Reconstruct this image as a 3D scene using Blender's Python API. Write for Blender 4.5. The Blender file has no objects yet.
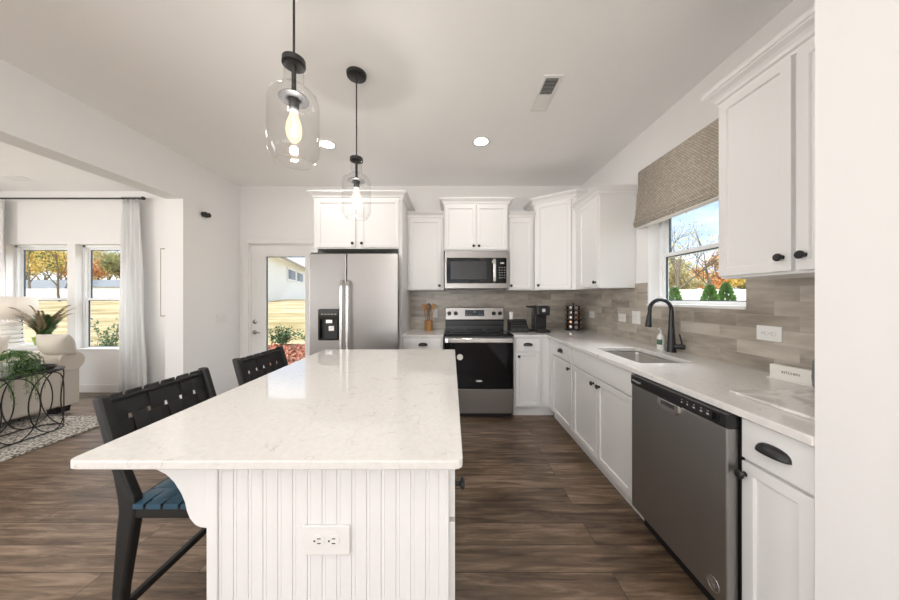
import bpy, bmesh, math, random
from mathutils import Vector, Matrix
from mathutils.geometry import tessellate_polygon
PI = math.pi
random.seed(7)
S = bpy.context.scene
C = S.collection

# ------------------------------------------------------------------ camera
cd = bpy.data.cameras.new('camera'); cam = bpy.data.objects.new('camera', cd); C.objects.link(cam)
cam.location = (0, 0, 1.315); cam.rotation_euler = (PI/2, 0, 0)
cd.sensor_width = 36; cd.lens = 285*36/899; cd.shift_x = -2.5/899; cd.shift_y = -1.5/899
cd.clip_start = 0.02; cd.clip_end = 500
S.camera = cam
# ------------------------------------------------------------------ sky, sun, large lights, exposure
W = bpy.data.worlds.new('sky'); S.world = W; W.use_nodes = True
nt = W.node_tree; nt.nodes.clear()
def wn(t, **k):
    n = nt.nodes.new(t)
    for a, v in k.items(): setattr(n, a, v)
    return n
tc = wn('ShaderNodeTexCoord'); mp = wn('ShaderNodeMapping'); mp.inputs['Scale'].default_value = (1, 1, 2.6)
nz = wn('ShaderNodeTexNoise'); nz.inputs['Scale'].default_value = 2.6; nz.inputs['Detail'].default_value = 7; nz.inputs['Roughness'].default_value = .55
rp = wn('ShaderNodeValToRGB'); rp.color_ramp.elements[0].position = .40; rp.color_ramp.elements[1].position = .60
mx = wn('ShaderNodeMixRGB'); mx.inputs[1].default_value = (.20, .38, .62, 1); mx.inputs[2].default_value = (1, 1, 1, 1)
bg = wn('ShaderNodeBackground'); bg.inputs['Strength'].default_value = 1.9; ow = wn('ShaderNodeOutputWorld')
L = nt.links.new
L(tc.outputs['Generated'], mp.inputs[0]); L(mp.outputs[0], nz.inputs['Vector']); L(nz.outputs['Fac'], rp.inputs[0])
L(rp.outputs[0], mx.inputs[0])
sz = wn('ShaderNodeSeparateXYZ'); L(tc.outputs['Generated'], sz.inputs[0]); hz = wn('ShaderNodeMapRange'); hz.inputs['From Min'].default_value = .02; hz.inputs['From Max'].default_value = .38; hz.inputs['To Min'].default_value = .8; hz.inputs['To Max'].default_value = 0
L(sz.outputs[2], hz.inputs['Value']); m9 = wn('ShaderNodeMixRGB'); L(hz.outputs[0], m9.inputs[0]); L(mx.outputs[0], m9.inputs[1]); m9.inputs[2].default_value = (.62, .68, .75, 1)
L(m9.outputs[0], bg.inputs[0]); L(bg.outputs[0], ow.inputs[0])
sd = bpy.data.lights.new('sun', 'SUN'); sd.energy = 3.6; sd.angle = .02; sd.color = (1, .97, .92)
so = bpy.data.objects.new('sun', sd); C.objects.link(so)
so.rotation_euler = Vector((0.35, 0.55, -0.75)).to_track_quat('-Z', 'Y').to_euler()
def area(name, loc, direction, sx, sy, energy, color=(1, 1, 1)):
    d = bpy.data.lights.new(name, 'AREA'); d.shape = 'RECTANGLE'; d.size = sx; d.size_y = sy; d.energy = energy; d.color = color
    o = bpy.data.objects.new(name, d); C.objects.link(o); o.location = loc
    o.rotation_euler = Vector(direction).to_track_quat('-Z', 'Z').to_euler(); return o
# rear and side lamps are added unseen fill; the others stand outside visible openings
area('fill_rear_kitchen', (-.7, -3.75, 1.5), (0, 1, 2.2), 2.6, 2.1, 125, (1, .985, .978))  # added behind the camera, tilted up to brighten the ceiling
area('fill_rear_living', (-5.2, -3.75, 1.4), (0, 1, 1.5), 3.4, 2.2, 60, (1, .985, .978))  # added fill behind the camera
area('fill_side_living', (-7.85, -1.2, 1.4), (1, .1, .6), 3.4, 2.0, 200, (1, .985, .978))  # added fill from the unseen left side
area('daylight_window_living', (-5.35, 5.5, 3.9), (0, -1, -1.15), 2.6, 1.6, 250, (.97, .98, 1))
area('daylight_window_sink', (3.3, 2.08, 3.5), (-1, 0, -1.0), 1.4, 1.4, 190, (.95, .98, 1))
area('daylight_back_door', (-2.24, 5.6, 3.6), (0, -1, -1.1), 1.2, 1.4, 110, (1, .98, .95))
vs = S.view_settings; vs.view_transform = 'Standard'; vs.look = 'None'; vs.gamma = 1; vs.use_curve_mapping = False; vs.exposure = 0.1
S.cycles.max_bounces = 10; S.cycles.diffuse_bounces = 5; S.cycles.transparent_max_bounces = 16; S.cycles.glossy_bounces = 4
S.cycles.sample_clamp_indirect = 4; S.cycles.caustics_reflective = False; S.cycles.caustics_refractive = False

# ------------------------------------------------------------------ materials
class NT:
    def __init__(s, name):
        s.m = bpy.data.materials.new(name); s.m.use_nodes = True; s.t = s.m.node_tree; s.b = s.t.nodes['Principled BSDF']; s.o = s.t.nodes['Material Output']
    def n(s, t, props=None, **inp):
        n = s.t.nodes.new(t)
        for a, v in (props or {}).items(): setattr(n, a, v)
        for a, v in inp.items(): s.set(n, a.replace('_', ' '), v)
        return n
    def set(s, n, key, v):
        k = n.inputs[int(key)] if key.isdigit() else n.inputs[key]
        if isinstance(v, bpy.types.NodeSocket): s.t.links.new(v, k)
        else:
            if isinstance(v, tuple) and len(v) == 3 and k.type == 'RGBA': v = (*v, 1)
            k.default_value = v
def mat(name, col, rough=.5, metal=0, bump=0, bscale=60, var=0, vscale=8, coat=0, aniso=None, spec=None):
    """plain surface with a fine procedural variation of colour / relief"""
    a = NT(name); b = a.b
    a.set(b, 'Roughness', rough); a.set(b, 'Metallic', metal)
    if spec is not None: a.set(b, 'Specular IOR Level', spec)
    if coat: a.set(b, 'Coat Weight', coat); a.set(b, 'Coat Roughness', .08)
    tcn = a.n('ShaderNodeTexCoord'); vec = tcn.outputs['Object']
    if aniso:
        mpn = a.n('ShaderNodeMapping', None, Scale=aniso); a.set(mpn, 'Vector', vec); vec = mpn.outputs[0]
    nn = a.n('ShaderNodeTexNoise', None, Vector=vec, Scale=float(vscale), Detail=4.0)
    r = a.n('ShaderNodeMapRange', None); a.set(r, 'Value', nn.outputs['Fac']); a.set(r, 'To Min', 1-var); a.set(r, 'To Max', 1+var)
    h = a.n('ShaderNodeHueSaturation'); a.set(h, 'Color', col); a.set(h, 'Value', r.outputs[0]); a.set(b, 'Base Color', h.outputs[0])
    if bump:
        n2 = a.n('ShaderNodeTexNoise', None, Vector=vec, Scale=float(bscale), Detail=3.0)
        bn = a.n('ShaderNodeBump', None, Strength=bump, Distance=.002); a.set(bn, 'Height', n2.outputs['Fac']); a.set(b, 'Normal', bn.outputs[0])
    return a.m
def sr(r, g, b):
    f = lambda c: (c/255/12.92) if c <= 10 else ((c/255+.055)/1.055)**2.4
    return (f(r), f(g), f(b))
M = {}
M['wall'] = mat('wall_paint', sr(234, 233, 232), .75, bump=.05, bscale=250, var=.01)
M['ceiling'] = mat('ceiling_paint', sr(249, 248, 247), .85, bump=.05, bscale=250, var=.01)
M['cab'] = mat('cabinet_paint', sr(230, 229, 228), .38, var=.006)
M['trim'] = mat('trim_paint', sr(233, 232, 230), .4, var=.005)
M['vinyl'] = mat('window_vinyl', sr(240, 241, 242), .35)
M['seal'] = mat('dark_glazing_gasket', sr(60, 75, 85), .5)
M['plastic'] = mat('white_plastic', sr(229, 228, 225), .35)
M['slot'] = mat('dark_slot', (.02, .02, .02), .6)
M['black'] = mat('black_metal', (.012, .012, .013), .42, var=.15, vscale=30)
M['faucet'] = mat('matte_black_faucet', (.012, .014, .017), .33)
M['blackwood'] = mat('black_stained_wood', (.009, .0085, .008), .5, bump=.2, bscale=40, var=.25, aniso=(8, 8, 1))
M['strap'] = mat('black_leather', (.013, .0125, .0125), .55, bump=.3, bscale=300, var=.2, vscale=40)
M['seatstrap'] = mat('black_leather_blue_sheen', sr(44, 78, 98), .38, bump=.3, bscale=300, var=.2, vscale=40)  # blue of the reflected window is put into the strap colour
M['steel'] = mat('brushed_stainless', sr(152, 148, 145), .34, 1, var=.05, vscale=3, bump=.04, bscale=6, aniso=(1, 1, 90))
M['steelh'] = mat('stainless_handle', sr(215, 214, 212), .22, 1)
M['steeld'] = mat('dark_stainless', sr(166, 164, 162), .42, 1, var=.04, vscale=3, bump=.04, bscale=6, aniso=(90, 90, 1))
M['sink'] = mat('sink_steel', sr(205, 202, 198), .42, 1, var=.05, aniso=(30, 1, 1))
M['chrome'] = mat('satin_nickel', sr(175, 172, 168), .25, 1)
M['bglass'] = mat('black_glass', (.004, .004, .005), .06, spec=.3)
M['bplastic'] = mat('black_plastic', (.012, .012, .013), .32)
M['gplastic'] = mat('charcoal_plastic', (.045, .045, .047), .35)
M['display'] = mat('display_glass', (.02, .035, .05), .15)
M['letter'] = mat('pale_grey_print', sr(205, 205, 205), .5)
M['ink'] = mat('dark_print', sr(95, 90, 84), .6)
M['wood'] = mat('utensil_wood', sr(176, 128, 78), .5, var=.3, vscale=10, aniso=(8, 8, 1))
M['wood2'] = mat('dark_utensil_wood', sr(120, 78, 45), .5, var=.3, vscale=10, aniso=(8, 8, 1))
M['frame'] = mat('pale_oak_frame', sr(158, 142, 118), .5, var=.15, vscale=20)
M['paper'] = mat('pale_paper', sr(232, 229, 222), .8)
M['copper'] = mat('copper_foil', sr(196, 140, 112), .3, 1)
M['silver'] = mat('silver_foil', sr(200, 190, 182), .3, 1)
M['clear'] = None
M['sofa'] = mat('cream_linen', sr(216, 209, 198), .9, bump=.5, bscale=500, var=.05, vscale=120)
M['pillow'] = mat('oat_linen', sr(205, 198, 186), .9, bump=.5, bscale=400, var=.08, vscale=90)
M['ceramic'] = mat('white_ceramic', sr(232, 229, 224), .4, bump=.2, bscale=60)
M['greyceramic'] = mat('grey_green_ceramic', sr(112, 120, 114), .45, var=.1)
M['leaf'] = mat('green_leaf', sr(108, 146, 82), .5, var=.5, vscale=40)
M['leafd'] = mat('deep_green_leaf', sr(62, 92, 48), .5, var=.5, vscale=40)
M['fernbrown'] = mat('bronze_fern_leaf', sr(120, 100, 76), .6, var=.4, vscale=40)
M['green'] = mat('lime_green_pot', sr(140, 170, 70), .5)
M['soil'] = mat('soil', sr(60, 45, 35), .9)
M['label'] = mat('green_print', sr(70, 110, 85), .6)
M['bark'] = mat('bark', sr(120, 108, 92), .9, bump=.6, bscale=20, var=.3, vscale=6)
M['siding'] = mat('white_siding', sr(244, 243, 240), .6)
M['fence'] = mat('white_vinyl_fence', sr(245, 245, 245), .5)
M['roof'] = mat('grey_shingle', sr(150, 156, 165), .9, var=.2, vscale=20)
M['shutter'] = mat('dark_window_glass', sr(90, 95, 100), .3)
M['litter'] = mat('fallen_leaf', sr(172, 108, 82), .8, var=.7, vscale=25)
M['mulch'] = mat('red_mulch', sr(112, 76, 60), .95, bump=1, bscale=40, var=.5, vscale=30)
for k_, c_ in dict(leaf_pale=(206, 196, 150), leaf_yellow=(224, 196, 106), leaf_orange=(212, 150, 88), leaf_olive=(166, 164, 106), leaf_green=(108, 134, 62), leaf_ever=(104, 144, 78)).items():
    M[k_] = mat(k_, sr(*c_), .7, var=.4, vscale=1.5)
def pendant_glass(name, tint, f0):
    a = NT(name); t = a.t
    tr = a.n('ShaderNodeBsdfTransparent'); gl = a.n('ShaderNodeBsdfGlossy', None, Roughness=.02)
    lw = a.n('ShaderNodeLayerWeight', None, Blend=.35)
    tc_ = a.n('ShaderNodeMixRGB'); a.set(tc_, '0', lw.outputs['Facing']); a.set(tc_, '1', (.985, .985, .985)); a.set(tc_, '2', tint)
    a.set(tr, 'Color', tc_.outputs[0])
    pw = a.n('ShaderNodeMath', {'operation': 'POWER'}); a.set(pw, '0', lw.outputs['Facing']); a.set(pw, '1', 2.2); fr = a.n('ShaderNodeMath', {'operation': 'MULTIPLY_ADD'}); a.set(fr, '0', pw.outputs[0]); a.set(fr, '1', .5*(f0-1)/.5); a.set(fr, '2', .03 if f0 > 1.4 else .012); mxs = a.n('ShaderNodeMixShader')
    a.set(mxs, '0', fr.outputs[0]); a.set(mxs, '1', tr.outputs[0]); a.set(mxs, '2', gl.outputs[0])
    a.set(a.o, 'Surface', mxs.outputs[0]); return a.m
M['pglass'] = pendant_glass('pendant_glass', (.92, .92, .92), 1.5)
M['wglass'] = pendant_glass('window_glass', (.95, .96, .96), 1.3)
def emit(name, col, st):
    a = NT(name); a.set(a.b, 'Base Color', col); a.set(a.b, 'Emission Color', col); a.set(a.b, 'Emission Strength', st); return a.m
M['lamp'] = emit('lit_lens', (1, .97, .92), 9)
M['bulb'] = emit('bulb_glass_glow', (1, .78, .48), 2.2)
M['filament'] = emit('filament', (1, .72, .38), 30)
def shade_mat():
    a = NT('linen_lamp_shade'); d = a.n('ShaderNodeBsdfDiffuse', None, Color=sr(248, 244, 238)); tl = a.n('ShaderNodeBsdfTranslucent', None, Color=sr(250, 244, 236))
    m_ = a.n('ShaderNodeMixShader', None); a.set(m_, '0', .45); a.set(m_, '1', d.outputs[0]); a.set(m_, '2', tl.outputs[0]); a.set(a.o, 'Surface', m_.outputs[0]); return a.m
M['shade'] = shade_mat()
def curtain_mat():
    a = NT('sheer_white_linen'); d = a.n('ShaderNodeBsdfDiffuse', None, Color=sr(250, 250, 250)); tl = a.n('ShaderNodeBsdfTranslucent', None, Color=sr(252, 252, 252))
    m_ = a.n('ShaderNodeMixShader', None); a.set(m_, '0', .35); a.set(m_, '1', d.outputs[0]); a.set(m_, '2', tl.outputs[0]); a.set(a.o, 'Surface', m_.outputs[0]); return a.m
M['curtain'] = curtain_mat()
def quartz():
    a = NT('white_quartz'); tcn = a.n('ShaderNodeTexCoord'); v = tcn.outputs['Object']
    n0 = a.n('ShaderNodeTexNoise', None, Vector=v, Scale=5.0, Detail=6.0, Roughness=.6, Distortion=1.6)
    r0 = a.n('ShaderNodeValToRGB'); e = r0.color_ramp.elements; e[0].position = .485; e[1].position = .5
    e[0].color = (0, 0, 0, 1); e[1].color = (1, 1, 1, 1); x = r0.color_ramp.elements.new(.515); x.color = (0, 0, 0, 1); a.set(r0, 'Fac', n0.outputs['Fac'])
    n1 = a.n('ShaderNodeTexNoise', None, Vector=v, Scale=16.0, Detail=5.0); r1 = a.n('ShaderNodeValToRGB'); r1.color_ramp.elements[0].position = .5; r1.color_ramp.elements[1].position = .7; a.set(r1, 'Fac', n1.outputs['Fac'])
    mu = a.n('ShaderNodeMath', {'operation': 'MULTIPLY'}); a.set(mu, '0', r0.outputs[0]); a.set(mu, '1', r1.outputs[0])
    n2 = a.n('ShaderNodeTexNoise', None, Vector=v, Scale=60.0, Detail=4.0); r2 = a.n('ShaderNodeMapRange', None); a.set(r2, 'Value', n2.outputs['Fac']); a.set(r2, 'From Min', .3); a.set(r2, 'From Max', .7)
    c0 = a.n('ShaderNodeMixRGB'); a.set(c0, '0', r2.outputs[0]); a.set(c0, '1', sr(219, 216, 212)); a.set(c0, '2', sr(227, 224, 221))
    mh = a.n('ShaderNodeMath', {'operation': 'MULTIPLY'}); a.set(mh, '0', mu.outputs[0]); a.set(mh, '1', .6)
    c1 = a.n('ShaderNodeMixRGB'); a.set(c1, '0', mh.outputs[0]); a.set(c1, '1', c0.outputs[0]); a.set(c1, '2', sr(160, 146, 130))
    a.set(a.b, 'Base Color', c1.outputs[0]); a.set(a.b, 'Roughness', .07); return a.m
M['quartz'] = quartz()
def marble():
    a = NT('white_marble'); tcn = a.n('ShaderNodeTexCoord')
    n0 = a.n('ShaderNodeTexNoise', None, Vector=tcn.outputs['Object'], Scale=4.0, Detail=5.0, Distortion=2.5)
    r0 = a.n('ShaderNodeValToRGB'); e = r0.color_ramp.elements; e[0].position = .4; e[0].color = (*sr(205, 200, 195), 1); e[1].position = .55; e[1].color = (*sr(238, 236, 233), 1); a.set(r0, 'Fac', n0.outputs['Fac'])
    a.set(a.b, 'Base Color', r0.outputs[0]); a.set(a.b, 'Roughness', .2); return a.m
M['marble'] = marble()
def planks():
    a = NT('brown_wood_planks'); tcn = a.n('ShaderNodeTexCoord'); v = tcn.outputs['Object']
    br = a.n('ShaderNodeTexBrick', {'offset': .37, 'offset_frequency': 2}, Vector=v, Color1=(0, 0, 0, 1), Color2=(1, 1, 1, 1), Mortar=(.5, .5, .5, 1), Scale=1.0)
    a.set(br, 'Mortar Size', .0016); a.set(br, 'Brick Width', 1.22); a.set(br, 'Row Height', .152); a.set(br, 'Mortar Smooth', .1)
    sx = a.n('ShaderNodeVectorMath', {'operation': 'MULTIPLY_ADD'}); a.set(sx, '0', v); sx.inputs[1].default_value = (1.3, 12, 1)
    off = a.n('ShaderNodeVectorMath', {'operation': 'SCALE'}); a.set(off, '0', br.outputs['Color']); a.set(off, 'Scale', 37.0); a.t.links.new(off.outputs[0], sx.inputs[2])
    n0 = a.n('ShaderNodeTexNoise', None, Vector=sx.outputs[0], Scale=2.2, Detail=8.0, Roughness=.65, Distortion=.6)
    n3 = a.n('ShaderNodeTexNoise', None, Vector=v, Scale=2.5, Detail=3.0)
    r = a.n('ShaderNodeValToRGB'); e = r.color_ramp.elements; e[0].position = .3; e[0].color = (*sr(66, 51, 40), 1); e[1].position = .72; e[1].color = (*sr(160, 138, 117), 1); x = e.new(.5); x.color = (*sr(112, 92, 74), 1)
    ad = a.n('ShaderNodeMath', {'operation': 'MULTIPLY_ADD'}); a.set(ad, '0', br.outputs['Color']); a.set(ad, '1', .14); 
    a2 = a.n('ShaderNodeMath', {'operation': 'MULTIPLY_ADD'}); a.set(a2, '0', n3.outputs['Fac']); a.set(a2, '1', .2); a.set(a2, '2', n0.outputs['Fac'])
    a3 = a.n('ShaderNodeMath', {'operation': 'SUBTRACT'}); a.set(a3, '0', a2.outputs[0]); a.set(a3, '1', .17)
    a.set(ad, '2', a3.outputs[0]); a.set(r, 'Fac', ad.outputs[0])
    mm = a.n('ShaderNodeMixRGB'); a.set(mm, '0', br.outputs['Fac']); a.set(mm, '1', r.outputs[0]); a.set(mm, '2', sr(45, 34, 27))
    a.set(a.b, 'Base Color', mm.outputs[0]); a.set(a.b, 'Roughness', .36)
    bn = a.n('ShaderNodeBump', None, Strength=.25, Distance=.002); a.set(bn, 'Height', n0.outputs['Fac']); a.set(a.b, 'Normal', bn.outputs[0]); return a.m
M['floor'] = planks()
def tiles():
    a = NT('greige_wall_tile'); tcn = a.n('ShaderNodeTexCoord'); sp = a.n('ShaderNodeSeparateXYZ'); a.set(sp, '0', tcn.outputs['Object'])
    ad = a.n('ShaderNodeMath', {'operation': 'SUBTRACT'}); a.set(ad, '0', sp.outputs[0]); a.set(ad, '1', sp.outputs[1])
    cb = a.n('ShaderNodeCombineXYZ'); a.set(cb, '0', ad.outputs[0]); a.set(cb, '1', sp.outputs[2])
    br = a.n('ShaderNodeTexBrick', {'offset': .36, 'offset_frequency': 2}, Vector=cb.outputs[0], Color1=(0, 0, 0, 1), Color2=(1, 1, 1, 1), Mortar=(.5, .5, .5, 1), Scale=1.0)
    a.set(br, 'Mortar Size', .0012); a.set(br, 'Brick Width', .31); a.set(br, 'Row Height', .0765); a.set(br, 'Mortar Smooth', .2)
    off = a.n('ShaderNodeVectorMath', {'operation': 'SCALE'}); a.set(off, '0', br.outputs['Color']); a.set(off, 'Scale', 21.0)
    sx = a.n('ShaderNodeVectorMath', {'operation': 'MULTIPLY_ADD'}); a.set(sx, '0', cb.outputs[0]); sx.inputs[1].default_value = (1, 3.5, 1); a.t.links.new(off.outputs[0], sx.inputs[2])
    n0 = a.n('ShaderNodeTexNoise', None, Vector=sx.outputs[0], Scale=5.0, Detail=5.0)
    f = a.n('ShaderNodeMath', {'operation': 'MULTIPLY_ADD'}); a.set(f, '0', br.outputs['Color']); a.set(f, '1', .45)
    f0 = a.n('ShaderNodeMath', {'operation': 'SUBTRACT'}); a.set(f0, '0', n0.outputs['Fac']); a.set(f0, '1', .22); a.set(f, '2', f0.outputs[0])
    r = a.n('ShaderNodeValToRGB'); e = r.color_ramp.elements; e[0].position = .15; e[0].color = (*sr(138, 129, 118), 1); e[1].position = .8; e[1].color = (*sr(194, 186, 174), 1); x = e.new(.45); x.color = (*sr(167, 158, 146), 1)
    a.set(r, 'Fac', f.outputs[0])
    mm = a.n('ShaderNodeMixRGB'); a.set(mm, '0', br.outputs['Fac']); a.set(mm, '1', r.outputs[0]); a.set(mm, '2', sr(172, 165, 156))
    a.set(a.b, 'Base Color', mm.outputs[0]); a.set(a.b, 'Roughness', .3)
    iv = a.n('ShaderNodeMath', {'operation': 'SUBTRACT'}); a.set(iv, '0', 1.0); a.set(iv, '1', br.outputs['Fac'])
    bn = a.n('ShaderNodeBump', None, Strength=.3, Distance=.002); a.set(bn, 'Height', iv.outputs[0]); a.set(a.b, 'Normal', bn.outputs[0]); return a.m
M['tile'] = tiles()
def weave():
    a = NT('woven_grass_shade'); tcn = a.n('ShaderNodeTexCoord'); sp = a.n('ShaderNodeSeparateXYZ'); a.set(sp, '0', tcn.outputs['Object'])
    cb = a.n('ShaderNodeCombineXYZ'); a.set(cb, '0', sp.outputs[1]); a.set(cb, '1', sp.outputs[2])
    br = a.n('ShaderNodeTexBrick', None, Vector=cb.outputs[0], Color1=sr(200, 190, 175), Color2=sr(228, 219, 206), Mortar=sr(140, 128, 114), Scale=1.0)
    a.set(br, 'Mortar Size', .0022); a.set(br, 'Brick Width', .022); a.set(br, 'Row Height', .0105); a.set(br, 'Mortar Smooth', .4)
    n0 = a.n('ShaderNodeTexNoise', None, Vector=tcn.outputs['Object'], Scale=50.0)
    h = a.n('ShaderNodeMixRGB', {'blend_type': 'MULTIPLY'}); a.set(h, '0', .15); a.set(h, '1', br.outputs['Color']); a.set(h, '2', n0.outputs['Fac'])
    a.set(a.b, 'Base Color', h.outputs[0]); a.set(a.b, 'Roughness', .85)
    bn = a.n('ShaderNodeBump', {'invert': True}, Strength=.6, Distance=.002); a.set(bn, 'Height', br.outputs['Fac']); a.set(a.b, 'Normal', bn.outputs[0]); return a.m
M['weave'] = weave()
def rugm():
    a = NT('cream_shag_rug'); tcn = a.n('ShaderNodeTexCoord')
    v = a.n('ShaderNodeTexVoronoi', None, Vector=tcn.outputs['Object'], Scale=55.0); r = a.n('ShaderNodeValToRGB'); e = r.color_ramp.elements
    e[0].color = (*sr(238, 233, 225), 1); e[1].color = (*sr(120, 112, 104), 1); e[0].position = .3; e[1].position = .75; a.set(r, 'Fac', v.outputs['Distance'])
    a.set(a.b, 'Base Color', r.outputs[0]); a.set(a.b, 'Roughness', 1.0); bn = a.n('ShaderNodeBump', {'invert': True}, Strength=.8, Distance=.01); a.set(bn, 'Height', v.outputs['Distance']); a.set(a.b, 'Normal', bn.outputs[0]); return a.m
M['rug'] = rugm()
def grassm():
    a = NT('dry_autumn_grass'); tcn = a.n('ShaderNodeTexCoord'); mpn = a.n('ShaderNodeMapping', None, Scale=(.35, 1.1, 1)); a.set(mpn, 'Vector', tcn.outputs['Object'])
    n0 = a.n('ShaderNodeTexNoise', None, Vector=mpn.outputs[0], Scale=1.0, Detail=6.0); r = a.n('ShaderNodeValToRGB'); e = r.color_ramp.elements
    e[0].position = .38; e[0].color = (*sr(160, 142, 92), 1); e[1].position = .6; e[1].color = (*sr(206, 186, 146), 1); a.set(r, 'Fac', n0.outputs['Fac'])
    a.set(a.b, 'Base Color', r.outputs[0]); a.set(a.b, 'Roughness', 1.0); return a.m
M['grass'] = grassm()

# ------------------------------------------------------------------ mesh helpers
def bx(bm, x0, x1, y0, y1, z0, z1, mtx=None):
    p = [(x0, y0, z0), (x1, y0, z0), (x1, y1, z0), (x0, y1, z0), (x0, y0, z1), (x1, y0, z1), (x1, y1, z1), (x0, y1, z1)]
    v = [bm.verts.new(mtx @ Vector(q) if mtx else q) for q in p]
    for f in ((3, 2, 1, 0), (4, 5, 6, 7), (0, 1, 5, 4), (1, 2, 6, 5), (2, 3, 7, 6), (3, 0, 4, 7)): bm.faces.new([v[i] for i in f])
    return bm
def prism(bm, outer, holes, a0, a1, axis='z'):
    """polygon with holes, extruded between a0 and a1; 2-D points are (x,y) for z, (x,z) for y, (y,z) for x"""
    def P(q, a): return {'z': (q[0], q[1], a), 'y': (q[0], a, q[1]), 'x': (a, q[0], q[1])}[axis]
    loops = [outer]+list(holes); flat = [q for l in loops for q in l]
    tri = tessellate_polygon([[Vector((q[0], q[1], 0)) for q in l] for l in loops])
    lo = [bm.verts.new(P(q, a0)) for q in flat]; hi = [bm.verts.new(P(q, a1)) for q in flat]
    for t in tri:
        try: bm.faces.new([lo[i] for i in t]); bm.faces.new([hi[i] for i in reversed(t)])
        except ValueError: pass
    i = 0
    for l in loops:
        n = len(l)
        for k in range(n):
            a, b = i+k, i+(k+1) % n
            bm.faces.new((lo[a], lo[b], hi[b], hi[a]))
        i += n
    bmesh.ops.dissolve_limit(bm, angle_limit=.001, verts=bm.verts, edges=bm.edges)
    bmesh.ops.recalc_face_normals(bm, faces=bm.faces); return bm
def lathe(bm, prof, n=24, loc=(0, 0, 0), mtx=None, close=False):
    rings = []
    for r, z in prof:
        ring = []
        if r < 1e-6:
            q = Vector((0, 0, z)); ring = [bm.verts.new((mtx @ q if mtx else q)+Vector(loc))]*n
        else:
            for i in range(n):
                t = 2*PI*i/n; q = Vector((r*math.cos(t), r*math.sin(t), z)); ring.append(bm.verts.new((mtx @ q if mtx else q)+Vector(loc)))
        rings.append(ring)
    if close: rings.append(rings[0])
    for a, b in zip(rings, rings[1:]):
        for i in range(n):
            j = (i+1) % n; vs_ = []
            for v in (a[i], a[j], b[j], b[i]):
                if v not in vs_: vs_.append(v)
            if len(vs_) > 2:
                try: bm.faces.new(vs_)
                except ValueError: pass
    bmesh.ops.recalc_face_normals(bm, faces=bm.faces); return bm
def tube(bm, pts, r, n=8, closed=False, cap=True):
    pts = [Vector(p) for p in pts]; N = len(pts); rad = r if isinstance(r, (list, tuple)) else [r]*N
    rings = []; up = None
    for i, p in enumerate(pts):
        d = (pts[(i+1) % N]-pts[i-1]) if closed else (pts[min(i+1, N-1)]-pts[max(i-1, 0)])
        d.normalize()
        if up is None: up = Vector((0, 0, 1)) if abs(d.z) < .9 else Vector((1, 0, 0))
        a = d.cross(up).normalized(); b = a.cross(d).normalized(); up = b
        rings.append([bm.verts.new(p+rad[i]*(math.cos(2*PI*k/n)*a+math.sin(2*PI*k/n)*b)) for k in range(n)])
    prs = list(zip(rings, rings[1:]))
    if closed: prs.append((rings[-1], rings[0]))
    for A, B in prs:
        for k in range(n): bm.faces.new((A[k], A[(k+1) % n], B[(k+1) % n], B[k]))
    if cap and not closed: bm.faces.new(rings[0][::-1]); bm.faces.new(rings[-1])
    return bm
def strip(bm, pts, wdir, w, t, ndir=None):
    """flat strap along pts; wdir the width direction, t thickness along the local normal"""
    pts = [Vector(p) for p in pts]; wd = Vector(wdir).normalized(); N = len(pts); R = []
    for i, p in enumerate(pts):
        d = (pts[min(i+1, N-1)]-pts[max(i-1, 0)]).normalized(); nn = d.cross(wd).normalized()
        R.append([bm.verts.new(p+s*wd*w/2+u*nn*t/2) for s, u in ((-1, -1), (1, -1), (1, 1), (-1, 1))])
    for A, B in zip(R, R[1:]):
        for k in range(4): bm.faces.new((A[k], A[(k+1) % 4], B[(k+1) % 4], B[k]))
    bm.faces.new(R[0][::-1]); bm.faces.new(R[-1]); return bm
def BM(): return bmesh.new()
def obj(name, bm, m, parent=None, bevel=0, smooth=False, loc=None, seg=2, solid=0, sub=0, rot=None):
    bmesh.ops.recalc_face_normals(bm, faces=bm.faces)
    me = bpy.data.meshes.new(name); bm.to_mesh(me); bm.free(); me.materials.append(M[m] if isinstance(m, str) else m)
    o = bpy.data.objects.new(name, me); C.objects.link(o)
    if parent: o.parent = parent
    if loc: o.location = loc
    if rot: o.rotation_euler = rot
    if smooth:
        for p in me.polygons: p.use_smooth = True
        me.set_sharp_from_angle(angle=math.radians(38))
    if solid: q = o.modifiers.new('solid', 'SOLIDIFY'); q.thickness = solid; q.offset = 0
    if sub: q = o.modifiers.new('sub', 'SUBSURF'); q.levels = sub; q.render_levels = sub
    if bevel: q = o.modifiers.new('bevel', 'BEVEL'); q.width = bevel; q.segments = seg; q.limit_method = 'ANGLE'; q.angle_limit = math.radians(40)
    return o
def tag(o, label, cat, group=None, kind=None):
    o['label'] = label; o['category'] = cat
    if group: o['group'] = group
    if kind: o['kind'] = kind
    return o
def thing(name, label, cat, loc=(0, 0, 0), rz=0, group=None):
    o = bpy.data.objects.new(name, None); C.objects.link(o); o.location = loc; o.rotation_euler = (0, 0, rz); o.empty_display_size = .1
    return tag(o, label, cat, group)
def struct(name, bm, m, bevel=0, parent=None, **k):
    o = obj(name, bm, m, parent, bevel, **k)
    if not parent: o['kind'] = 'structure'
    return o
def copy_tree(o, parent=None):
    c = o.copy(); C.objects.link(c); c.parent = parent
    for ch in list(o.children): copy_tree(ch, c)
    return c
def rect(x0, x1, y0, y1): return [(x0, y0), (x1, y0), (x1, y1), (x0, y1)]
def rrect(x0, x1, y0, y1, r, n=5):
    o = []
    for cx, cy, a in ((x1-r, y1-r, 0), (x0+r, y1-r, 90), (x0+r, y0+r, 180), (x1-r, y0+r, 270)):
        for i in range(n+1): t = math.radians(a+90*i/n); o.append((cx+r*math.cos(t), cy+r*math.sin(t)))
    return o
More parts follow.
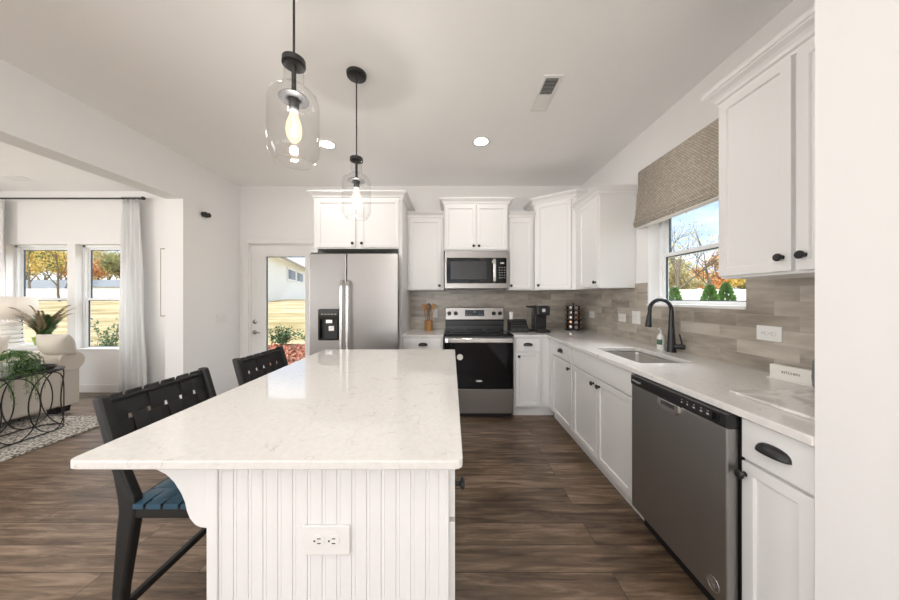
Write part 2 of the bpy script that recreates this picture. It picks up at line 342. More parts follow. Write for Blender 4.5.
def text(name, body, size, m, parent, loc, rot, ext=.0004):
    c = bpy.data.curves.new(name, 'FONT'); c.body = body; c.size = size; c.extrude = ext; c.align_x = 'CENTER'; c.align_y = 'CENTER'
    t = bpy.data.objects.new(name, c); dg = bpy.context.evaluated_depsgraph_get(); C.objects.link(t); dg.update()
    me = bpy.data.meshes.new_from_object(t.evaluated_get(bpy.context.evaluated_depsgraph_get())); bpy.data.objects.remove(t)
    me.materials.append(M[m]); o = bpy.data.objects.new(name, me); C.objects.link(o); o.parent = parent; o.location = loc; o.rotation_euler = rot; return o

# ------------------------------------------------------------------ the room
XL, XR, YB, ZC = -2.83, 1.725, 3.81, 2.82
LX0, YF, YL = -7.5, -3.5, 4.0
struct('floor', bx(BM(), LX0-.15, XR+.15, YF-.15, YL+.15, -.1, 0), 'floor')
struct('ceiling', bx(BM(), LX0-.15, XR+.15, YF-.15, YL+.15, ZC, ZC+.15), 'ceiling')
# back wall with the door opening
DX0, DX1, DZ = -2.715, -1.775, 2.05
b = prism(BM(), [(XL-.0, 0), (DX0, 0), (DX0, DZ), (DX1, DZ), (DX1, 0), (XR+.15, 0), (XR+.15, ZC), (XL-.0, ZC)], [], YB, YB+.15, 'y')
struct('wall_back', b, 'wall')
# right wall with the window over the sink
WY0, WY1, WZ0, WZ1 = 1.662, 2.505, 1.25, 2.12
struct('wall_right', prism(BM(), rect(.825, YB, 0, ZC), [rect(WY0, WY1, WZ0, WZ1)], XR, XR+.155, 'x'), 'wall')
struct('wall_right_near', bx(BM(), 1.05, XR+.155, YF, .825, 0, ZC), 'wall')
# wall between kitchen and living room: full height at the back, a header over the opening
struct('wall_left', prism(BM(), [(3.0, 0), (YL, 0), (YL, ZC), (YF, ZC), (YF, 2.365), (3.0, 2.365)], [], XL-.19, XL, 'x'), 'wall')
# living room
V1, V2, VZ0, VZ1 = (-6.26, -5.40), (-5.29, -4.43), .592, 2.08
struct('wall_back_living', prism(BM(), rect(LX0, XL-.19, 0, ZC), [rect(*V1, VZ0, VZ1), rect(*V2, VZ0, VZ1)], YL, YL+.15, 'y'), 'wall')
struct('wall_left_living', prism(BM(), rect(YF, YL, 0, ZC), [rect(-2.9, .5, .4, 2.4)], LX0-.15, LX0, 'x'), 'wall')
struct('wall_front', prism(BM(), rect(LX0, XR, 0, ZC), [rect(-2.0, .6, .45, 2.55), rect(-6.9, -3.5, .3, 2.5)], YF-.15, YF, 'y'), 'wall')
# tile backsplash
struct('trim_1', prism(BM(), rect(-.548, 1.715, .914, 1.42), [], 3.80, YB, 'y'), 'tile')
struct('trim_2', prism(BM(), [(.825, .914), (3.80, .914), (3.80, 1.455), (WY1, 1.455), (WY1, WZ0), (WY0, WZ0), (WY0, 1.43), (.825, 1.43)], [], 1.715, XR, 'x'), 'tile')
# baseboards
def baseboard(name, x0, x1, y0, y1): struct(name, bx(BM(), x0, x1, y0, y1, 0, .11), 'trim', .004)
baseboard('baseboard_back', XL, -2.80, 3.795, YB)
baseboard('baseboard_left', XL, XL+.014, 3.0, YB)
baseboard('baseboard_left_end', XL-.19, XL+.014, 2.986, 3.0)
baseboard('baseboard_living', LX0, XL-.19, YL-.014, YL)
baseboard('baseboard_right_near', 1.036, 1.05, YF, .825)

def sash_window(name, axis, a0, a1, z0, z1, p, zr, outw, label=''):
    """double-hung window; a = horizontal span along the wall, p = inner face position, outw = +1 outwards"""
    def B(bm, a_, b_, q0, q1, c, d):
        q0, q1 = p+outw*q0, p+outw*q1
        if axis == 'y': bx(bm, a_, b_, min(q0, q1), max(q0, q1), c, d)
        else: bx(bm, min(q0, q1), max(q0, q1), a_, b_, c, d)
        return bm
    root = bpy.data.objects.new(name, None); C.objects.link(root); root['kind'] = 'structure'
    f = BM(); t = .035
    B(f, a0, a0+t, 0, .06, z0, z1); B(f, a1-t, a1, 0, .06, z0, z1); B(f, a0, a1, 0, .06, z0, z0+t); B(f, a0, a1, 0, .06, z1-t, z1)
    obj('window_frame', f, 'vinyl', root, .002)
    s = .03
    for nm, q, c, d in (('upper_sash', .034, zr-.018, z1-t), ('lower_sash', .008, z0+t, zr+.02)):
        g = BM(); A, Bb = a0+t, a1-t
        B(g, A, A+s, q, q+.024, c, d); B(g, Bb-s, Bb, q, q+.024, c, d); B(g, A+s, Bb-s, q, q+.024, c, c+s+.006); B(g, A+s, Bb-s, q, q+.024, d-s, d)
        so_ = obj(nm, g, 'vinyl', root, .002)
        k = BM(); w = .007
        B(k, A+s, A+s+w, q+.004, q+.02, c+s, d-s); B(k, Bb-s-w, Bb-s, q+.004, q+.02, c+s, d-s); B(k, A+s, Bb-s, q+.004, q+.02, c+s+.006, c+s+.012); B(k, A+s, Bb-s, q+.004, q+.02, d-s-w, d-s)
        obj('gasket', k, 'seal', so_)
        obj('pane', B(BM(), A+s, Bb-s, q+.01, q+.014, c+s, d-s), 'wglass', so_)
    return root
w1 = sash_window('window_1', 'y', V1[0], V1[1], VZ0-.04, VZ1, YL+.085, 1.30, 1)
w2 = sash_window('window_2', 'y', V2[0], V2[1], VZ0-.04, VZ1, YL+.085, 1.30, 1)
w3 = sash_window('window_3', 'x', WY0, WY1, WZ0-.025, WZ1, XR+.095, 1.68, 1)
struct('window_sill', bx(BM(), 1.708, XR+.10, WY0, WY1, WZ0, WZ0+.02), 'trim', .003, parent=w3)
for w_, v_ in ((w1, V1), (w2, V2)): struct('window_sill', bx(BM(), v_[0], v_[1], YL-.012, YL+.09, VZ0-.001, VZ0+.018), 'trim', .003, parent=w_)

# glazed back door
dr = bpy.data.objects.new('door_1', None); C.objects.link(dr); dr['kind'] = 'structure'
sx0, sx1 = -2.70, -1.79
obj('door_leaf', prism(BM(), rect(sx0, sx1, .012, 2.035), [rect(-2.512, -1.968, .25, 1.885)], 3.835, 3.88, 'y'), 'trim', dr, .003)
fr = BM(); 
obj('glass_frame', prism(BM(), rect(-2.528, -1.952, .234, 1.901), [rect(-2.505, -1.975, .257, 1.878)], 3.828, 3.887, 'y'), 'trim', dr, .004)
obj('gasket', prism(BM(), rect(-2.505, -1.975, .257, 1.878), [rect(-2.497, -1.981, .263, 1.872)], 3.85, 3.866, 'y'), 'seal', dr)
obj('pane', bx(BM(), -2.50, -1.98, 3.855, 3.861, .26, 1.875), 'wglass', dr)
obj('threshold', bx(BM(), DX0, DX1, 3.81, 3.95, 0.0, .012), 'steeld', dr)
def ry(m=None): return Matrix.Rotation(PI/2, 4, 'X')     # z axis -> -y
for z, nm in ((1.0, 'deadbolt'), (.862, 'door_handle')):
    g = BM(); lathe(g, [(0, 0), (.03, 0), (.03, .006), (.026, .01), (.012, .012), (.012, .03), (0, .03)], 20, (-2.652, 3.835, z), ry())
    h = obj(nm, g, 'chrome', dr, smooth=True)
    if nm == 'door_handle': obj('lever', tube(BM(), [(-2.652, 3.807, z), (-2.652, 3.795, z), (-2.635, 3.79, z), (-2.56, 3.79, z-.004)], [.011, .011, .01, .008], 10), 'chrome', h, smooth=True)
    else: obj('thumb_turn', bx(BM(), -2.657, -2.647, 3.79, 3.807, z-.018, z+.018), 'chrome', h, .003)
jb = BM(); bx(jb, DX0, sx0, 3.81, 3.96, 0, DZ); bx(jb, sx1, DX1, 3.81, 3.96, 0, DZ); bx(jb, DX0, DX1, 3.81, 3.96, 2.036, DZ); obj('jamb', jb, 'trim', dr)
cs = BM(); bx(cs, -2.785, -2.712, 3.79, 3.812, 0, 2.12); bx(cs, -1.778, -1.705, 3.79, 3.812, 0, 2.12); bx(cs, -2.712, -1.778, 3.79, 3.812, 2.047, 2.12)
obj('casing', cs, 'trim', dr, .004)

# ------------------------------------------------------------------ cabinets
def shaker(w, h, d=.02, rail=.056, flat=False):
    bm = BM(); bx(bm, 0, w, -d, 0, 0, h)
    if not flat:
        bm.normal_update()
        f = [q for q in bm.faces if all(abs(v.co.y+d) < 1e-5 for v in q.verts)]
        bmesh.ops.inset_region(bm, faces=f, thickness=rail)
        bm.normal_update()
        bmesh.ops.inset_region(bm, faces=f, thickness=.004, depth=-.009)
    return bm
def put_knob(parent, x, z, y=-.02):
    b = lathe(BM(), [(0, 0), (.009, 0), (.007, .006), (.0065, .013), (.0155, .018), (.0165, .023), (.0125, .028), (0, .03)], 16, (x, y, z), Matrix.Rotation(PI/2, 4, 'X'))
    return obj('knob', b, 'black', parent, smooth=True)
def put_pull(parent, x, z, y=-.02, w=.098):
    bm = BM(); a, b_, c = w/2, .026, .032; n, m_ = 16, 7; R = []
    for i in range(n+1):
        ph = PI*i/n; R.append([bm.verts.new((x-a*math.cos(ph), y-b_*(math.sin(ph)**.7 if 0 < i < n else 0)*math.cos(PI/2*j/m_), z-.012+c*(math.sin(ph)**.6 if 0 < i < n else 0)*math.sin(PI/2*j/m_))) for j in range(m_+1)])
    for A, B in zip(R, R[1:]):
        for j in range(m_):
            try: bm.faces.new((A[j], A[j+1], B[j+1], B[j]))
            except ValueError: pass
    bmesh.ops.remove_doubles(bm, verts=bm.verts, dist=1e-5)
    o = obj('cup_pull', bm, 'black', parent, smooth=True, solid=.003); return o
def front(root, kind, x, z, w, h, knob=None, flat=False, pull=True):
    o = obj(kind, shaker(w, h, flat=flat), 'cab', root, .0018, loc=(x, 0, z))
    if kind == 'drawer' and pull: put_pull(o, w/2, h/2)
    if knob: put_knob(o, *knob)
    return o
def offpoly(P, offs, k):
    n = len(P); out = []
    for i in range(n):
        a, b, c = Vector(P[i-1]), Vector(P[i]), Vector(P[(i+1) % n]); d1, d2 = (b-a).normalized(), (c-b).normalized()
        n1, n2 = Vector((d1.y, -d1.x)), Vector((d2.y, -d2.x)); p1, p2 = b+n1*offs[i-1]*k, b+n2*offs[i]*k
        den = d1.x*d2.y-d1.y*d2.x
        t = ((p2.x-p1.x)*d2.y-(p2.y-p1.y)*d2.x)/den; q = p1+d1*t; out.append((q.x, q.y))
    return out
def crown(root, P, offs, z, h=.07, out=.055):
    """crown moulding round the open sides of a cabinet top; P counter-clockwise"""
    bm = BM(); L_ = []
    for k, dz in ((.1, -.015), (.1, .0), (.28, .006), (.34, .02), (.5, .033), (.82, .046), (.88, .052), (1, .055), (1, h)):
        L_.append([bm.verts.new((x, y, z+dz)) for x, y in offpoly(P, offs, k*out)])
    n = len(P)
    for A, B in zip(L_, L_[1:]):
        for i in range(n): bm.faces.new((A[i], A[(i+1) % n], B[(i+1) % n], B[i]))
    bm.faces.new(L_[-1]); bm.faces.new(L_[0][::-1])
    return obj('crown_molding', bm, 'cab', root)
def wall_cabinet(label, loc, w, d, h, doors, rz=0, crown_sides=(0, 1, 0, 0), group=None, cat='cabinet', ch=.07):
    r = thing('wall_cabinet', label, cat, loc, rz, group)
    obj('body', bx(BM(), 0, w, 0.0, d, 0, h), 'cab', r, .002)
    for x, dw, kx, kz in doors: front(r, 'door', x, .012, dw, h-.03, (kx-x, kz-.012))
    if crown_sides: crown(r, rect(0, w, 0, d), crown_sides, h, ch)
    return r
# crown_sides order for rect(): bottom edge (front), right, back, left
G1 = 'upper cabinets'
# cabinet above the refrigerator with its tall side panels
r = wall_cabinet('wide two-door white upper cabinet above the refrigerator, between tall side panels', (-1.52, 3.14, 1.862), .972, .665, .56,
                 [(.035, .425, .435, .055), (.512, .425, .535, .055)], crown_sides=(1, 1, 0, 1))
obj('side_panel', bx(BM(), 0, .04, 0, .665, -1.862, -.001), 'cab', r, .002)
obj('side_panel', bx(BM(), .932, .972, 0, .665, -1.862, -.001), 'cab', r, .002)
wall_cabinet('tall single-door white upper cabinet just left of the microwave, beside refrigerator panel', (-.546, 3.47, 1.415), .446, .335, .88, [(.03, .385, .395, .055)], crown_sides=(1, 0, 0, 0), ch=.065)
wall_cabinet('two-door white upper cabinet directly above the stainless microwave', (-.095, 3.42, 1.885), .768, .385, .56, [(.015, .362, .352, .055), (.39, .362, .415, .055)], crown_sides=(1, 1, 0, 1))
wall_cabinet('narrow single-door white upper cabinet between microwave and diagonal corner cabinet', (.68, 3.47, 1.415), .32, .335, .88, [(.015, .28, .035, .055)], crown_sides=(1, 0, 0, 0), ch=.065)
# diagonal corner cabinet
cc = thing('corner_wall_cabinet', 'taller diagonal white corner upper cabinet above the coffee maker and pod carousel', 'cabinet', (0, 0, 1.415))
P5 = [(1.005, 3.47), (1.385, 3.19), (1.722, 3.19), (1.722, 3.807), (1.005, 3.807)]
b = BM(); prism(b, P5, [], 0, 1.04, 'z'); obj('body', b, 'cab', cc, .002)
crown(cc, P5, (1, 1, 0, 0, 1), 1.04)
dv = Vector((.38, -.28, 0)); ang = math.atan2(-.28, .38); dl = dv.length
dd = obj('door', shaker(dl-.075, 1.01), 'cab', cc, .0018, loc=(1.005+dv.x*.03/dl, 3.47+dv.y*.03/dl, .012), rot=(0, 0, ang)); put_knob(dd, .03, .045)
# right wall uppers, local x runs toward the camera
wall_cabinet('single-door white upper cabinet on right wall between corner cabinet and sink window', (1.385, 3.187, 1.415), .515, .338, .88, [(.13, .365, .475, .055)], -PI/2, crown_sides=(1, 1, 0, 0), ch=.065)
wall_cabinet('large white upper cabinet nearest the camera, right of the sink window', (1.385, 1.468, 1.415), .642, .338, .90, [(.008, .312, .29, .07), (.338, .295, .365, .07)], -PI/2, crown_sides=(1, 0, 0, 1), ch=.075)

def base_cabinet(label, loc, w, d, rz=0, drawers=(), doors=(), filler=0):
    r = thing('base_cabinet', label, 'cabinet', loc, rz)
    b = BM()
    if 'sink base' in label:
        bx(b, 0, w, 0, .018, .105, .884); bx(b, 0, .018, 0, d, .105, .884); bx(b, w-.018, w, 0, d, .105, .884); bx(b, 0, w, 0, d, .105, .123); bx(b, 0, w, d-.01, d, .105, .884)
    else: bx(b, 0, w, 0, d, .105, .884)
    obj('body', b, 'cab', r, .0015)
    obj('toe_kick', bx(BM(), 0, w+(.06 if 'narrow' in label else 0), .05, .075, 0, .105), 'cab', r)
    for x, dw, pull in drawers: front(r, 'drawer', x, .735, dw, .142, flat=True, pull=pull)
    for x, dw, kx in doors: front(r, 'door', x, .122, dw, .60, (kx-x, .555))
    return r
base_cabinet('white base cabinet with one drawer between refrigerator panel and range', (-.546, 3.165, 0), .448, .64, drawers=[(.025, .40, True)], doors=[(.025, .40, .395)])
base_cabinet('narrow white base cabinet with drawer, right of the range', (.685, 3.165, 0), .40, .64, drawers=[(.02, .268, True)], doors=[(.02, .268, .05)])
base_cabinet('white corner base cabinet with one drawer, left of the sink cabinet', (1.085, 3.16, 0), .63, .62, -PI/2, drawers=[(.125, .488, True)], doors=[(.125, .488, .575)])
base_cabinet('white two-door sink base cabinet under the kitchen sink', (1.085, 2.528, 0), .855, .62, -PI/2, drawers=[(.015, .825, False)], doors=[(.015, .41, .385), (.43, .41, .47)])
base_cabinet('white base cabinet with cup-pull drawer, nearest the camera beside dishwasher', (1.085, 1.056, 0), .23, .62, -PI/2, drawers=[(.008, .21, True)], doors=[(.008, .21, .02)])

# worktops
tag(obj('countertop', bx(BM(), -.547, -.092, 3.142, 3.799, .885, .914), 'quartz', bevel=.003), 'short white quartz countertop between refrigerator panel and range', 'countertop')
b = prism(BM(), [(.683, 3.142), (1.045, 3.142), (1.045, .826), (1.714, .826), (1.714, 3.799), (.683, 3.799)], [rrect(1.165, 1.515, 1.77, 2.33, .03)], .885, .914)
tag(obj('countertop', b, 'quartz', bevel=.003), 'long L-shaped white quartz countertop holding the sink', 'countertop')
# sink
sk = thing('kitchen_sink', 'rectangular undermount stainless sink set in the quartz countertop', 'sink', (1.34, 2.05, .885))
b = BM(); lv = []
for r0, z in ((0.0, 0.0), (.0, -.02), (.004, -.16), (.02, -.185), (.06, -.192)):
    lv.append([b.verts.new((x-1.34, y-2.05, z)) for x, y in rrect(1.158+r0, 1.522-r0, 1.763+r0, 2.337-r0, .03+.0*r0)])
for A, B in zip(lv, lv[1:]):
    for i in range(len(A)): b.faces.new((A[i], A[(i+1) % len(A)], B[(i+1) % len(A)], B[i]))
b.faces.new(lv[-1]); obj('basin', b, 'sink', sk, smooth=True, solid=.002)
obj('drain', lathe(BM(), [(0, .004), (.03, .004), (.045, .006), (.05, 0)], 24, (0, .0, -.192)), 'chrome', sk, smooth=True)
# faucet
fc = thing('faucet', 'tall matte black gooseneck faucet behind the sink', 'faucet', (1.645, 2.136, .914))
obj('base_body', lathe(BM(), [(0, 0), (.032, 0), (.032, .006), (.0295, .01), (.027, .06), (.021, .15), (.0165, .25), (.0145, .31), (0, .31)], 24), 'faucet', fc, smooth=True)
arc = [(0, 0, .29)]+[(-.0825+.0825*math.cos(t), 0, .31+.083*math.sin(t)) for t in [PI*i/14 for i in range(0, 14)]]+[(-.166, -.004, .30), (-.172, -.006, .27)]
obj('spout', tube(BM(), arc, .0135, 14), 'faucet', fc, smooth=True)
q = Vector(arc[-1]); obj('spray_head', tube(BM(), [q+Vector((.001, 0, .01)), q+Vector((-.003, -.001, -.03)), q+Vector((-.007, -.002, -.075)), q+Vector((-.008, -.002, -.082))], [.0155, .018, .0225, .020], 18), 'faucet', fc, smooth=True)
hb = obj('valve_body', tube(BM(), [(0, 0, .045), (.02, -.03, .046), (.038, -.055, .047), (.045, -.065, .047)], [.017, .017, .019, .017], 14), 'faucet', fc, smooth=True)
obj('lever', tube(BM(), [(.038, -.055, .05), (.034, -.052, .08), (.022, -.047, .14)], [.008, .006, .0055], 10), 'faucet', hb, smooth=True)
# soap bottle
sp = thing('soap_bottle', 'white pump soap bottle with green print beside the faucet', 'bottle', (1.645, 2.245, .914))
obj('bottle_body', lathe(BM(), [(0, 0), (.024, 0), (.027, .006), (.027, .1), (.022, .115), (.011, .122), (.011, .13), (0, .13)], 20), 'plastic', sp, smooth=True)
obj('pump', tube(BM(), [(0, 0, .125), (0, 0, .165), (-.012, -.01, .168), (-.035, -.022, .162)], [.006, .006, .008, .005], 10), 'plastic', sp, smooth=True)
b = lathe(BM(), [(.0275, .04), (.0275, .08)], 20); bmesh.ops.delete(b, geom=[v for v in b.verts if v.co.x > -.006 or v.co.y > .016], context='VERTS')
obj('label_print', b, 'label', sp, solid=.0005)

# ------------------------------------------------------------------ island
it = BM(); prism(it, [(-.957, .722), (-.953, .712), (-.945, .706), (-.933, .703), (.008, .703), (.018, .706), (.025, .713), (.0275, .723), (.024, 2.235), (.016, 2.245), (-1.0, 2.245), (-1.006, 2.237)], [], .892, .914)
tag(obj('island_countertop', it, 'quartz', bevel=.004, seg=3), 'large white veined quartz slab on top of the kitchen island', 'countertop')
isl = thing('kitchen_island', 'white beadboard kitchen island in the foreground', 'kitchen island', (-.324, 1.48, 0))
ox, oy = .324, -1.48
obj('body', bx(BM(), -.628+ox, -.012+ox, .757+oy, 2.2+oy, .1, .891), 'cab', isl)
obj('toe_kick', bx(BM(), -.60+ox, -.08+ox, .78+oy, 2.17+oy, 0, .1), 'cab', isl)
b = BM(); x = -.612
pitch = .0388
while x < -.03:
    bx(b, x+ox+.0007, min(x+pitch, -.034)+ox-.0007, .747+oy, .757+oy, .1, .891); bx(b, x+ox+.006, x+ox+.009, .7463+oy, .748+oy, .1, .891); x += pitch
bx(b, -.612+ox, -.034+ox, .7495+oy, .7572+oy, .1, .891)
obj('beadboard_panel', b, 'cab', isl, .0012)
for x0, x1 in ((-.64, -.612), (-.034, -.008)): obj('corner_trim', bx(BM(), x0+ox, x1+ox, .742+oy, .77+oy, 0.0, .891), 'cab', isl, .002)
obj('baseboard', bx(BM(), -.612+ox, -.034+ox, .738+oy, .7575+oy, 0.0, .1), 'cab', isl, .003)
b = BM(); x = .76
while x < 2.19: bx(b, -.637+ox, -.628+ox, x+oy+.002, min(x+pitch, 2.2)+oy-.002, .1, .891); x += pitch
obj('beadboard_panel', b, 'cab', isl, .0012)
cp = [(-.64, .891), (-.835, .891), (-.835, .872), (-.81, .868), (-.79, .862), (-.762, .848), (-.738, .825), (-.722, .80), (-.712, .775), (-.706, .75), (-.698, .73), (-.685, .715), (-.668, .706), (-.64, .702)]
for yy in (.757, 2.13):
    obj('corbel', prism(BM(), [(u+ox, v) for u, v in cp], [], yy+oy, yy+.042+oy, 'y'), 'cab', isl, .003)
for i in range(3):
    y0 = .765+i*.478
    d1 = obj('drawer', shaker(.462, .155, flat=True), 'cab', isl, .0018, loc=(-.012+ox, y0+oy, .728), rot=(0, 0, PI/2)); put_knob(d1, .06, .052)
    d2 = obj('door', shaker(.462, .59), 'cab', isl, .0018, loc=(-.012+ox, y0+oy, .125), rot=(0, 0, PI/2)); put_knob(d2, .42, .54)
def duplex(bm_slots, cx, cz, horiz, s=1.0):
    for k in (-1, 1):
        for q in (-1, 1):
            if horiz: bx(bm_slots, cx+k*.019-.004, cx+k*.019+.005, -.0075, -.006, cz+q*.006-.0009, cz+q*.006+.0009)
            else: bx(bm_slots, cx+q*.006-.0009, cx+q*.006+.0009, -.0075, -.006, cz+k*.019-.004, cz+k*.019+.005)
        if horiz: bx(bm_slots, cx+k*.019-.0135, cx+k*.019-.0095, -.0075, -.006, cz-.002, cz+.002)
        else: bx(bm_slots, cx-.002, cx+.002, -.0075, -.006, cz+k*.019-.0135, cz+k*.019-.0095)
def wall_plate(name, label, cat, loc, rz, w, h, kind, group=None, n=1):
    """plate in the local x-z plane facing -y"""
    r = thing(name, label, cat, loc, rz, group)
    obj('cover_plate', bx(BM(), -w/2, w/2, -.005, 0, -h/2, h/2), 'plastic', r, .002)
    if kind == 'outlet':
        for k in (-1, 1): obj('socket', lathe(BM(), [(0, .0065), (.0155, .0065), (.0165, .004)], 20, (k*.019, 0, 0), ry()), 'plastic', r, smooth=True)
        s = BM(); duplex(s, 0, 0, True); obj('slots', s, 'slot', r)
    else:
        for i in range(n):
            x = (i-(n-1)/2)*.046; obj('rocker', bx(BM(), x-.016, x+.016, -.009, -.004, -.033, .033), 'plastic', r, .002)
    return r
wall_plate('wall_outlet', 'white double outlet in the beadboard end of the island', 'outlet', (-.3265, .7455, .686), 0, .122, .076, 'outlet')
wall_plate('wall_outlet', 'white outlet on tile backsplash near the marble board', 'outlet', (1.715, 1.54, 1.126), -PI/2, .122, .08, 'outlet')
wall_plate('wall_outlet', 'small white outlet on tile in the corner beside the pod carousel', 'outlet', (1.715, 3.49, 1.118), -PI/2, .12, .08, 'outlet')
wall_plate('wall_outlet', 'white outlet on tile between corner outlet and wide switch plate', 'outlet', (1.715, 2.87, 1.122), -PI/2, .12, .08, 'outlet')
wall_plate('light_switch', 'white two-rocker switch plate on tile left of the sink window', 'light switch', (1.715, 2.65, 1.138), -PI/2, .118, .12, 'switch', n=2)
wall_plate('light_switch', 'wide white three-rocker switch plate on left wall near the glazed door', 'light switch', (XL, 3.5, 1.07), PI/2, .165, .118, 'switch', n=3)
wall_plate('wall_outlet', 'white outlet on back tile behind the wooden utensil holder', 'outlet', (-.23, 3.80, 1.12), 0, .075, .12, 'switch')

# ------------------------------------------------------------------ appliances
FX0, FX1, FM = -1.48, -.56, -1.092
rf = thing('refrigerator', 'stainless side-by-side refrigerator with black dispenser', 'refrigerator', (-1.03, 3.38, 0)); fo = Vector((1.03, -3.38, 0))
def at(bm, v): bmesh.ops.translate(bm, vec=v, verts=bm.verts); return bm
obj('cabinet_body', at(bx(BM(), -1.465, -.60, 3.03, 3.79, .03, 1.765), fo), 'gplastic', rf, .004)
obj('base_grille', at(bx(BM(), -1.46, -.60, 2.99, 3.05, 0, .08), fo), 'bplastic', rf, .003)
b = prism(BM(), rect(FX0, FM-.004, .09, 1.782), [rrect(-1.382, -1.175, .885, 1.2, .012)], 2.955, 3.025, 'y'); ld = obj('freezer_door', at(b, fo), 'steel', rf, .007, seg=3)
rd = obj('refrigerator_door', at(bx(BM(), FM+.004, FX1, 2.955, 3.025, .09, 1.782), fo), 'steel', rf, .007, seg=3)
dp = obj('dispenser', at(bx(BM(), -1.386, -1.171, 2.985, 3.02, .881, 1.204), fo), 'bplastic', ld)
b = prism(BM(), rrect(-1.386, -1.171, .881, 1.204, .012), [rrect(-1.365, -1.192, .895, 1.10, .01)], 2.949, 2.99, 'y'); obj('dispenser_frame', at(b, fo), 'bglass', ld, .002)
obj('paddle', at(bx(BM(), -1.285, -1.225, 2.965, 2.985, .975, 1.03), fo), 'steelh', ld, .004)
obj('nozzle', at(bx(BM(), -1.31, -1.24, 2.955, 2.985, 1.055, 1.098), fo), 'steelh', ld, .006)
b = BM()
for i in range(5): bx(b, -1.355+i*.034, -1.335+i*.034, 2.9482, 2.9495, 1.15, 1.156)
obj('control_marks', at(b, fo), 'letter', ld)
for x, p in ((FM-.036, ld), (FM+.026, rd)):
    pts = [(x, 2.96, 1.50), (x, 2.915, 1.485), (x, 2.90, 1.44), (x, 2.898, 1.1), (x, 2.90, .76), (x, 2.915, .715), (x, 2.96, .70)]
    obj('handle', at(strip(BM(), pts, (1, 0, 0), .026, .018), fo), 'steelh', p, .006, seg=3)
for x in (-1.44, -.62): obj('hinge_cover', at(bx(BM(), x-.035, x+.035, 2.97, 3.1, 1.765, 1.795), fo), 'gplastic', rf, .005)

# range
rg = thing('oven_range', 'stainless and black freestanding electric range between the base cabinets', 'range', (.295, 3.46, 0)); g0 = Vector((-.295, -3.46, 0))
R0, R1 = -.085, .675
obj('body', at(bx(BM(), R0+.004, R1-.004, 3.165, 3.775, .04, .905), g0), 'gplastic', rg, .003)
obj('plinth', at(bx(BM(), R0+.02, R1-.02, 3.18, 3.70, 0, .05), g0), 'bplastic', rg)
ct = obj('cooktop', at(bx(BM(), R0, R1, 3.135, 3.735, .905, .921), g0), 'bglass', rg, .004)
b = BM()
for cx, cy, rr in ((.10, 3.30, .11), (.49, 3.30, .085), (.10, 3.58, .08), (.49, 3.58, .10)):
    lathe(b, [(rr, .9212), (rr+.002, .9216), (rr+.004, .9212)], 40, (cx, cy, 0))
obj('burner_rings', at(b, g0), 'gplastic', ct)
obj('backguard', at(bx(BM(), R0, R1, 3.725, 3.79, .905, 1.04), g0), 'bplastic', rg, .004)
b = BM(); bx(b, R0, R1, 3.715, 3.725, .966, .974); bx(b, R0, R1, 3.715, 3.725, 1.028, 1.034); obj('vent_trim', at(b, g0), 'bglass', rg, .002)
cpn = obj('control_panel', at(prism(BM(), [(3.71, 1.04), (3.795, 1.04), (3.795, 1.195), (3.735, 1.2), (3.727, 1.195)], [], R0, R1, 'x'), g0), 'steel', rg, .004)
nrm = Matrix.Rotation(PI/2+.05, 4, 'X')
for x in (-.035, .05, .545, .625):
    k_ = obj('knob', at(lathe(BM(), [(0, .028), (.019, .028), (.022, .024), (.024, .006), (.027, 0)], 20, (x, 3.716, 1.12), nrm), g0), 'bplastic', cpn, smooth=True)
obj('display', at(bx(BM(), .17, .42, 3.712, 3.73, 1.085, 1.165), g0), 'display', cpn, .003)
b = BM(); bx(b, .285, .305, 3.7105, 3.713, 1.135, 1.147)
for i in range(7): bx(b, .185+i*.033, .198+i*.033, 3.7105, 3.713, 1.10, 1.104)
obj('display_marks', at(b, g0), 'letter', cpn)
od = obj('oven_door', at(bx(BM(), R0+.003, R1-.003, 3.125, 3.165, .325, .89), g0), 'bglass', rg, .004)
obj('door_window', at(bx(BM(), .06, .53, 3.1238, 3.126, .42, .72), g0), 'bglass', od)
obj('top_band', at(bx(BM(), R0+.003, R1-.003, 3.118, 3.13, .828, .888), g0), 'steel', od, .003)
hd = BM(); strip(hd, [(R0+.02, 3.125, .86), (R0+.02, 3.085, .86), (R0+.04, 3.075, .86), (R1-.04, 3.075, .86), (R1-.02, 3.085, .86), (R1-.02, 3.125, .86)], (0, 0, 1), .045, .016)
obj('handle', at(hd, g0), 'steelh', od, .005, seg=3)
obj('sticker', at(lathe(BM(), [(0, .004), (.033, .004), (.034, 0)], 24, (.087, 3.125, .672), ry()), g0), 'paper', od)
obj('badge', at(lathe(BM(), [(0, .002), (.036, .002), (.037, 0)], 24, (0, 0, 0), Matrix.Translation((.297, 3.125, .41)) @ ry() @ Matrix.Diagonal((1, .3, 1, 1))), g0), 'letter', od)
obj('storage_drawer', at(bx(BM(), R0+.003, R1-.003, 3.122, 3.165, .055, .318), g0), 'steel', rg, .004)

